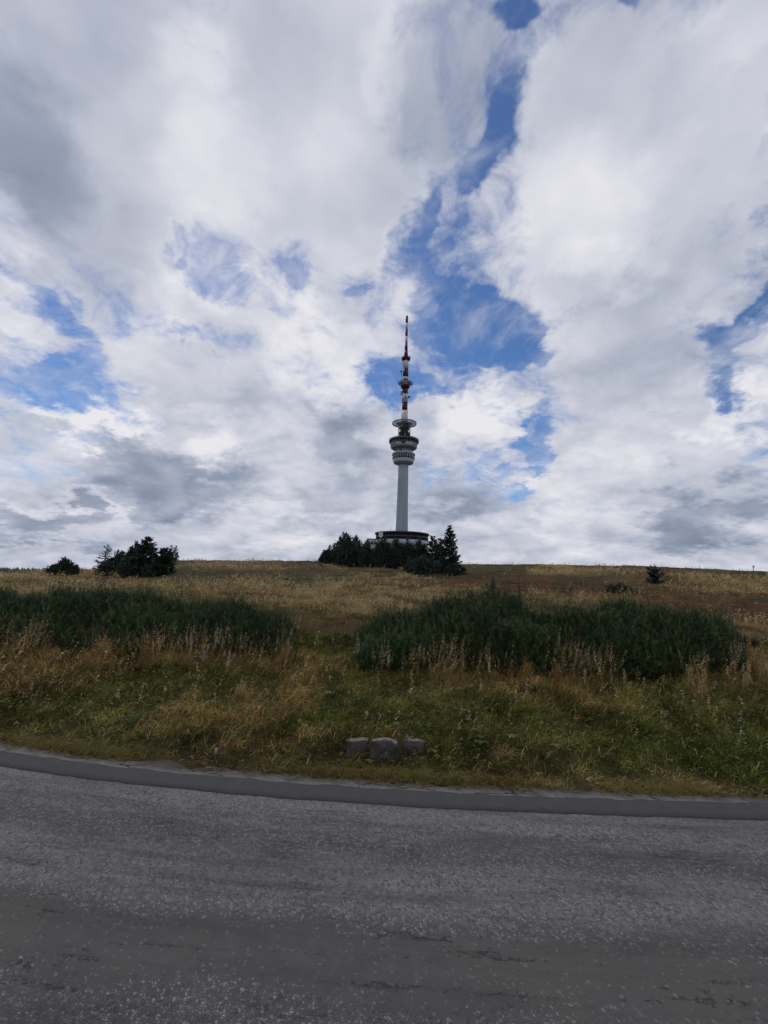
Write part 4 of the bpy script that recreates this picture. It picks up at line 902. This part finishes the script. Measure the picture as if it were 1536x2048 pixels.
# --- short tufts hanging over the lip of the asphalt
S = Soup(); nt = 2600; x = rng.uniform(-6.5, 6.5, nt); y = edge_y(x) + rng.normal(size=nt) * .05 + .05; k = rng.random(nt) < sstep(.35, .6, fbm(x * 1.7, y * 0 + 1, 6, 4)); x, y = x[k], y[k]; nt = len(x)
idx = np.repeat(np.arange(nt), 12); m = len(idx); p = np.stack([x, y, np.maximum(terr(x, y), -.01)], 1)[idx] + rng.normal(size=(m, 3)) * [.02, .02, 0]; d = rng.normal(size=(m, 3)) * [.7, .6, .2] + [.2, -.25, .8]; d /= np.linalg.norm(d, axis=1)[:, None]
cc = (moor_colour(x, y) * .7 + np.array(STRAW) * .3)[idx] * BR(rng, m, .5, 1.5); S.blades(p, d, rng.uniform(.03, .11, m), rng.uniform(.002, .004, m), cc, rng.uniform(.3, 1.3, m), rng)
tag(S.build('verge_tufts', M_GRASS), 'short ragged tufts of dry grass hanging over the asphalt lip', 'grass', kind='stuff')
# --- flowering stems with seed heads over the bank
S = Soup(); nst = 3600
x = rng.uniform(-9, 9, nst); s0 = rng.uniform(.15, 1, nst); y = edge_y(x) + s0 * 4.6; c = moor_colour(x, y); dry = sstep(1.2, 1.9, drycol(c))
k = ~in_thicket(x, y) & (rng.random(nst) < .10 + .9 * dry) & (np.abs(x) < 1.25 * y + 1) & ~((np.abs(x - .02) < .45) & (y - edge_y(x) < .3)); x, y, c = x[k], y[k], c[k]; nst = len(x); s = y - edge_y(x)
p = np.stack([x, y, terr(x, y)], 1); lean = np.stack([.30 + rng.normal(size=nst) * .33, rng.normal(size=nst) * .3, np.ones(nst)], 1); lean /= np.linalg.norm(lean, axis=1)[:, None]
H = rng.uniform(.14, .40, nst) * (.55 + .55 * sstep(0.3, 2.5, s) + .55 * sstep(2.3, 3.3, s) * (fbm(x / .5, y / .5, 98, 2) + .2)) ; cst = np.array((.19, .125, .055)) * BR(rng, nst, .5, 1.3)
S.blades(p, lean, H, np.full(nst, .0026), cst, rng.uniform(.1, .5, nst), rng)
ns = 22; idx = np.repeat(np.arange(nst), ns); m = len(idx); kk = rng.uniform(.55, 1.05, m)
q = p[idx] + lean[idx] * (H[idx] * kk)[:, None] + rng.normal(size=(m, 3)) * .012 * (1.4 - kk)[:, None] * [1, 1, .7]
hc = (np.where((rng.random(nst) < .5)[:, None], TAN, ORANGE) * BR(rng, nst, .55, 1.9))[idx] * BR(rng, m, .7, 1.3)
S.specks(q, rng.uniform(.005, .0125, m), hc, rng, .45)
tag(S.build('seeding_grass', M_GRASS), 'brown seeding grass stems swaying over the bank', 'grass', kind='stuff')

# --- tall dry grass standing against the foot of the thickets
S = Soup(); nst = 2600
u = rng.uniform(-340, 1560, nst); left = u < 600; yy = np.where(left, rng.normal(6.75, .28, nst), rng.normal(6.15, .28, nst)); x = (u - 768) / F_PX / 1.03 * yy
dn = fbm(u / 60, u * 0 + 2, 141, 3); k = (rng.random(nst) < sstep(.30, .62, dn)) & ~((u > 590) & (u < 690)); x, y, u = x[k], yy[k], u[k]; nst = len(x)
p = np.stack([x, y, terr(x, y)], 1); lean = np.stack([.10 + rng.normal(size=nst) * .16, rng.normal(size=nst) * .16, np.ones(nst)], 1); lean /= np.linalg.norm(lean, axis=1)[:, None]
H = rng.uniform(.22, .60, nst) * (.6 + .7 * fbm(u / 45, u * 0 + 7, 142, 2)); warm = fbm(u / 90, u * 0 + 4, 143, 2)[:, None]
cst = (np.array((.17, .12, .055)) * warm * 2) * BR(rng, nst, .5, 1.4); S.blades(p, lean, H, np.full(nst, .0034), cst, rng.uniform(.1, .5, nst), rng)
ns = 26; idx = np.repeat(np.arange(nst), ns); m = len(idx); kk = rng.uniform(.62, 1.04, m)
q = p[idx] + lean[idx] * (H[idx] * kk)[:, None] + rng.normal(size=(m, 3)) * .014 * (1.4 - kk)[:, None] * [1, 1, .7]
hc = (np.where((rng.random(nst) < .25)[:, None], (.34, .30, .23), np.where((rng.random(nst) < .6)[:, None], TAN, ORANGE)) * BR(rng, nst, .45, 1.4))[idx] * BR(rng, m, .7, 1.3)
S.specks(q, rng.uniform(.004, .010, m), hc, rng, .45)
nb = 9; idx = np.repeat(np.arange(nst), nb); m = len(idx); pb = p[idx] + rng.normal(size=(m, 3)) * [.03, .03, 0]; d = rng.normal(size=(m, 3)) * [.35, .35, 0] + [0.1, 0, 1]; d /= np.linalg.norm(d, axis=1)[:, None]
S.blades(pb, d, rng.uniform(.12, .32, m), np.full(m, .0045), (cst[idx] * .9 + np.array(GREEN) * .25) * BR(rng, m, .5, 1.4), rng.uniform(.2, 1.0, m), rng)
tag(S.build('tall_dry_grass', M_GRASS), 'tall dry seeding grass standing against the foot of the pine thickets', 'grass', kind='stuff')

# --- the moor between the pines and the ridge
S = Soup(); nt = 46000
x, y = scatter(nt, 8.2, 90, 54, 2.0, rng); k = ~in_thicket(x, y) & (y > edge_y(x) + 4.2); x, y = x[k], y[k]; nt = len(x); r = np.hypot(x, y); col = moor_colour(x, y); dry = sstep(1.15, 1.8, drycol(col)); z = terr(x, y)
lum = col.sum(1); pale = sstep(.25, .45, lum)
nb = 7; idx = np.repeat(np.arange(nt), nb); m = len(idx); sc_ = (r / 9) ** .75
p = np.stack([x, y, z - .01], 1)[idx] + rng.normal(size=(m, 3)) * [.05, .05, 0] * sc_[idx, None]
d = np.stack([.22 + rng.normal(size=m) * .45, rng.normal(size=m) * .35, rng.uniform(.7, 1.4, m)], 1); d /= np.linalg.norm(d, axis=1)[:, None]
L = rng.uniform(.07, .20, m) * (.7 + .9 * pale[idx]) * (.6 + .8 * fbm(x / 1.5, y / 1.5, 95, 3))[idx]; w = .0050 * (r[idx] / 9) ** .95 * rng.uniform(.7, 1.4, m)
cc = (col * rng.uniform(.6, 1.3, (nt, 1)) * (.28 + 1.35 * sstep(.3, .7, fbm(np.arctan2(x, y) * 28, np.log(r) * 30, 99, 3)))[:, None])[idx] * BR(rng, m, .7, 1.35)
S.blades(p, d, L, w, cc, rng.uniform(.1, .8, m), rng, mid=False)
tag(S.build('moor_grass', M_GRASS), 'brown and olive moor grass on the slope up to the ridge', 'grass', kind='stuff')
# pale nodding stems of the dry meadow
S = Soup(); nst = 42000
x, y = scatter(nst, 9, 80, 52, 2.0, rng); r = np.hypot(x, y); c = moor_colour(x, y); pale = sstep(.26, .44, c.sum(1)); k = (rng.random(nst) < .015 + .95 * pale * sstep(.36, .56, fbm(np.arctan2(x, y) * 16, np.log(r) * 14, 96, 3))) & ~in_thicket(x, y); x, y, r, c = x[k], y[k], r[k], c[k]; nst = len(x)
p = np.stack([x, y, terr(x, y)], 1); lean = np.stack([.2 + rng.normal(size=nst) * .22, rng.normal(size=nst) * .2, np.ones(nst)], 1); lean /= np.linalg.norm(lean, axis=1)[:, None]; H = rng.uniform(.18, .42, nst)
cst = np.array((.36, .27, .125)) * BR(rng, nst, .5, 1.4); S.blades(p, lean, H, .0024 * (r / 9) ** .8, cst, rng.uniform(.1, .5, nst), rng, mid=False)
ns = 7; idx = np.repeat(np.arange(nst), ns); m = len(idx); kk = rng.uniform(.5, 1.05, m)
S.specks(p[idx] + lean[idx] * (H[idx] * kk)[:, None] + rng.normal(size=(m, 3)) * (.018 * (r[idx] / 9) ** .5)[:, None], rng.uniform(.008, .019, m) * (r[idx] / 9) ** .80, (np.array((.42, .31, .17)) * BR(rng, nst, .6, 1.4))[idx], rng, .4)
tag(S.build('meadow_stems', M_GRASS), 'pale dry nodding grass stems in drifts across the slope', 'grass', kind='stuff')

# ================================================================== single plants that stand out
def tall_weed(label, px, top_py, base_py, seed, kind='grass', group='tall dry stalks by the pine thickets', stems=3, wide=.06):
    rng = np.random.default_rng(seed); x, y = ground_px(px, base_py); z = zt(x, y); H = at_depth(px, top_py, y)[2] - z
    e = empty('dry_stalk', (x, y, z)); tag(e, label, 'dry plant', group)
    for k in range(stems):
        Sg = Soup(); Sh = Soup(); hh = H * (1 if k == 0 else rng.uniform(.6, .95)); a = rng.uniform(0, 6.28); ox, oy = math.cos(a) * wide * rng.random() * (k > 0), math.sin(a) * wide * rng.random() * (k > 0); ln = np.array([[rng.normal() * .06 + .03, rng.normal() * .05, 1.0]]); ln /= np.linalg.norm(ln)
        tip = np.array([ox, oy, 0]) + ln[0] * hh
        v, f = tube_vf([np.array([ox, oy, -.02]), np.array([ox, oy, 0]) + ln[0] * hh * .5, tip], [.0035, .003, .0016], 4); st = np_mesh('stem', v, f, M_GRASS, parent=e, tint=np.tile(np.array([[.17, .115, .055]]), (len(v), 1)))
        n = {'white': 60}.get(kind, 110); kk = rng.uniform(.55 if kind == 'grass' else .45, 1.0, n); q = np.array([[ox, oy, 0]]) + ln * (hh * kk)[:, None] + rng.normal(size=(n, 3)) * (.016 if kind != 'bush' else .035) * (1.35 - kk)[:, None]
        colr = {'grass': TAN, 'bush': ORANGE, 'white': (.40, .37, .31)}[kind]
        Sh.specks(q, rng.uniform(.006, .012, n) * (1.15 if kind == 'white' else 1), np.array(colr) * BR(rng, n, .5, 1.35), rng, .4); tag(Sh.build('seed_head', M_GRASS, e), kind='stuff')
        n = 9; kk = rng.uniform(.05, .5, n); q = np.array([[ox, oy, 0]]) + ln * (hh * kk)[:, None]; dd = rng.normal(size=(n, 3)) * [1, 1, .4] + [0, 0, .5]; dd /= np.linalg.norm(dd, axis=1)[:, None]
        Sg.blades(q, dd, rng.uniform(.04, .09, n), np.full(n, .007), np.array(BROWN) * BR(rng, n, .8, 2.0), np.full(n, .9), rng); tag(Sg.build('leaf_blades', M_GRASS, e), kind='stuff')
tall_weed('pale fluffy willowherb stalk against the dark left part of the right thicket', 966, 1270, 1345, 301, 'white', stems=2)
tall_weed('white tipped weed at the left end of the right thicket', 712, 1266, 1335, 302, 'white', stems=2)
tall_weed('clump of whitish seed stalks left of centre in front of the right thicket', 775, 1298, 1350, 303, 'white', stems=4, wide=.10)
tall_weed('grey seeding weed stalks beside the whitish clump', 838, 1290, 1350, 304, 'grass', stems=3)
tall_weed('bushy orange brown grass clump under the middle of the right thicket', 1050, 1315, 1385, 305, 'bush', stems=7, wide=.10)
tall_weed('bushy orange brown grass clump right of the first one', 1122, 1322, 1398, 306, 'bush', stems=7, wide=.10)
tall_weed('tall pale grass spike standing highest near the right end of the right thicket', 1412, 1338, 1440, 307, 'grass', stems=4)
tall_weed('tall pale grass spikes left of the highest spike', 1382, 1330, 1405, 308, 'grass', stems=3)
tall_weed('tall pale stalks beyond the right end of the thicket near the picture edge', 1502, 1318, 1410, 309, 'grass', stems=5, wide=.09)
tall_weed('lone thin seed stalk in front of the thicket, right of the orange clumps', 1252, 1340, 1400, 310, 'grass', stems=2)
tall_weed('seeding stalks in front of the left thicket near its left end', 200, 1270, 1335, 311, 'grass', stems=5, wide=.12)
tall_weed('orange seed stalks in front of the middle of the left thicket', 288, 1283, 1345, 312, 'bush', stems=6, wide=.10)
tall_weed('thin pale stalk in front of the right end of the left thicket', 455, 1300, 1352, 313, 'white', stems=2)
tall_weed('greyish stalk pair left of the right end of the left thicket', 408, 1288, 1340, 314, 'white', stems=2)
tall_weed('small clump of brown stalks right of the left thicket end', 560, 1295, 1345, 315, 'bush', stems=5, wide=.09)
tall_weed('clump of cream seed heads in the middle of the left bank', 478, 1362, 1412, 316, 'grass', stems=6, wide=.10)

def herb(label, px, base_py, seed, size, colr, nleaf=9, group='broad leaved herbs in the bank'):
    rng = np.random.default_rng(seed); x, y = ground_px(px, base_py); z = zt(x, y); e = empty('broadleaf_herb', (x, y, z + .02)); tag(e, label, 'plant', group)
    for k in range(nleaf):
        a = 2 * math.pi * k / nleaf + rng.normal() * .3; L = size * rng.uniform(.7, 1.2); el = rng.uniform(.3, 1.0); w = L * .22
        ts = np.array([0, .25, .55, .8, 1.0]); ww = np.array([.1, .9, 1.0, .6, .02]) * w; r_ = L * ts; zz = L * (el * ts - el * .9 * ts ** 2) + .06
        V = []
        for i in range(5):
            for sgn in (-1, 0, 1): V.append([math.cos(a) * r_[i] - math.sin(a) * ww[i] * sgn, math.sin(a) * r_[i] + math.cos(a) * ww[i] * sgn, zz[i] + (.18 * ww[i] if sgn else 0)])
        F = [[i * 3 + j, i * 3 + j + 1, i * 3 + j + 4, i * 3 + j + 3] for i in range(4) for j in range(2)]
        np_mesh('leaf', np.array(V), np.array(F), M_GRASS, parent=e, tint=np.tile(np.array(colr) * rng.uniform(.7, 1.3), (len(V), 1)), smooth=True)
herb('dark green broad leaved herb low on the left bank', 262, 1458, 401, .11, (.035, .055, .020))
herb('pale green herb left of the stones, higher on the bank', 655, 1402, 402, .06, (.13, .15, .06))
herb('pale green herb in the green grass right of the stones', 1022, 1492, 403, .060, (.13, .15, .06))
herb('grey green herb beside the verge, right of the pale herb', 1112, 1512, 404, .055, (.13, .15, .08))
herb('dark leaved herb clump just right of the kerb stones', 962, 1506, 405, .08, (.05, .07, .03))
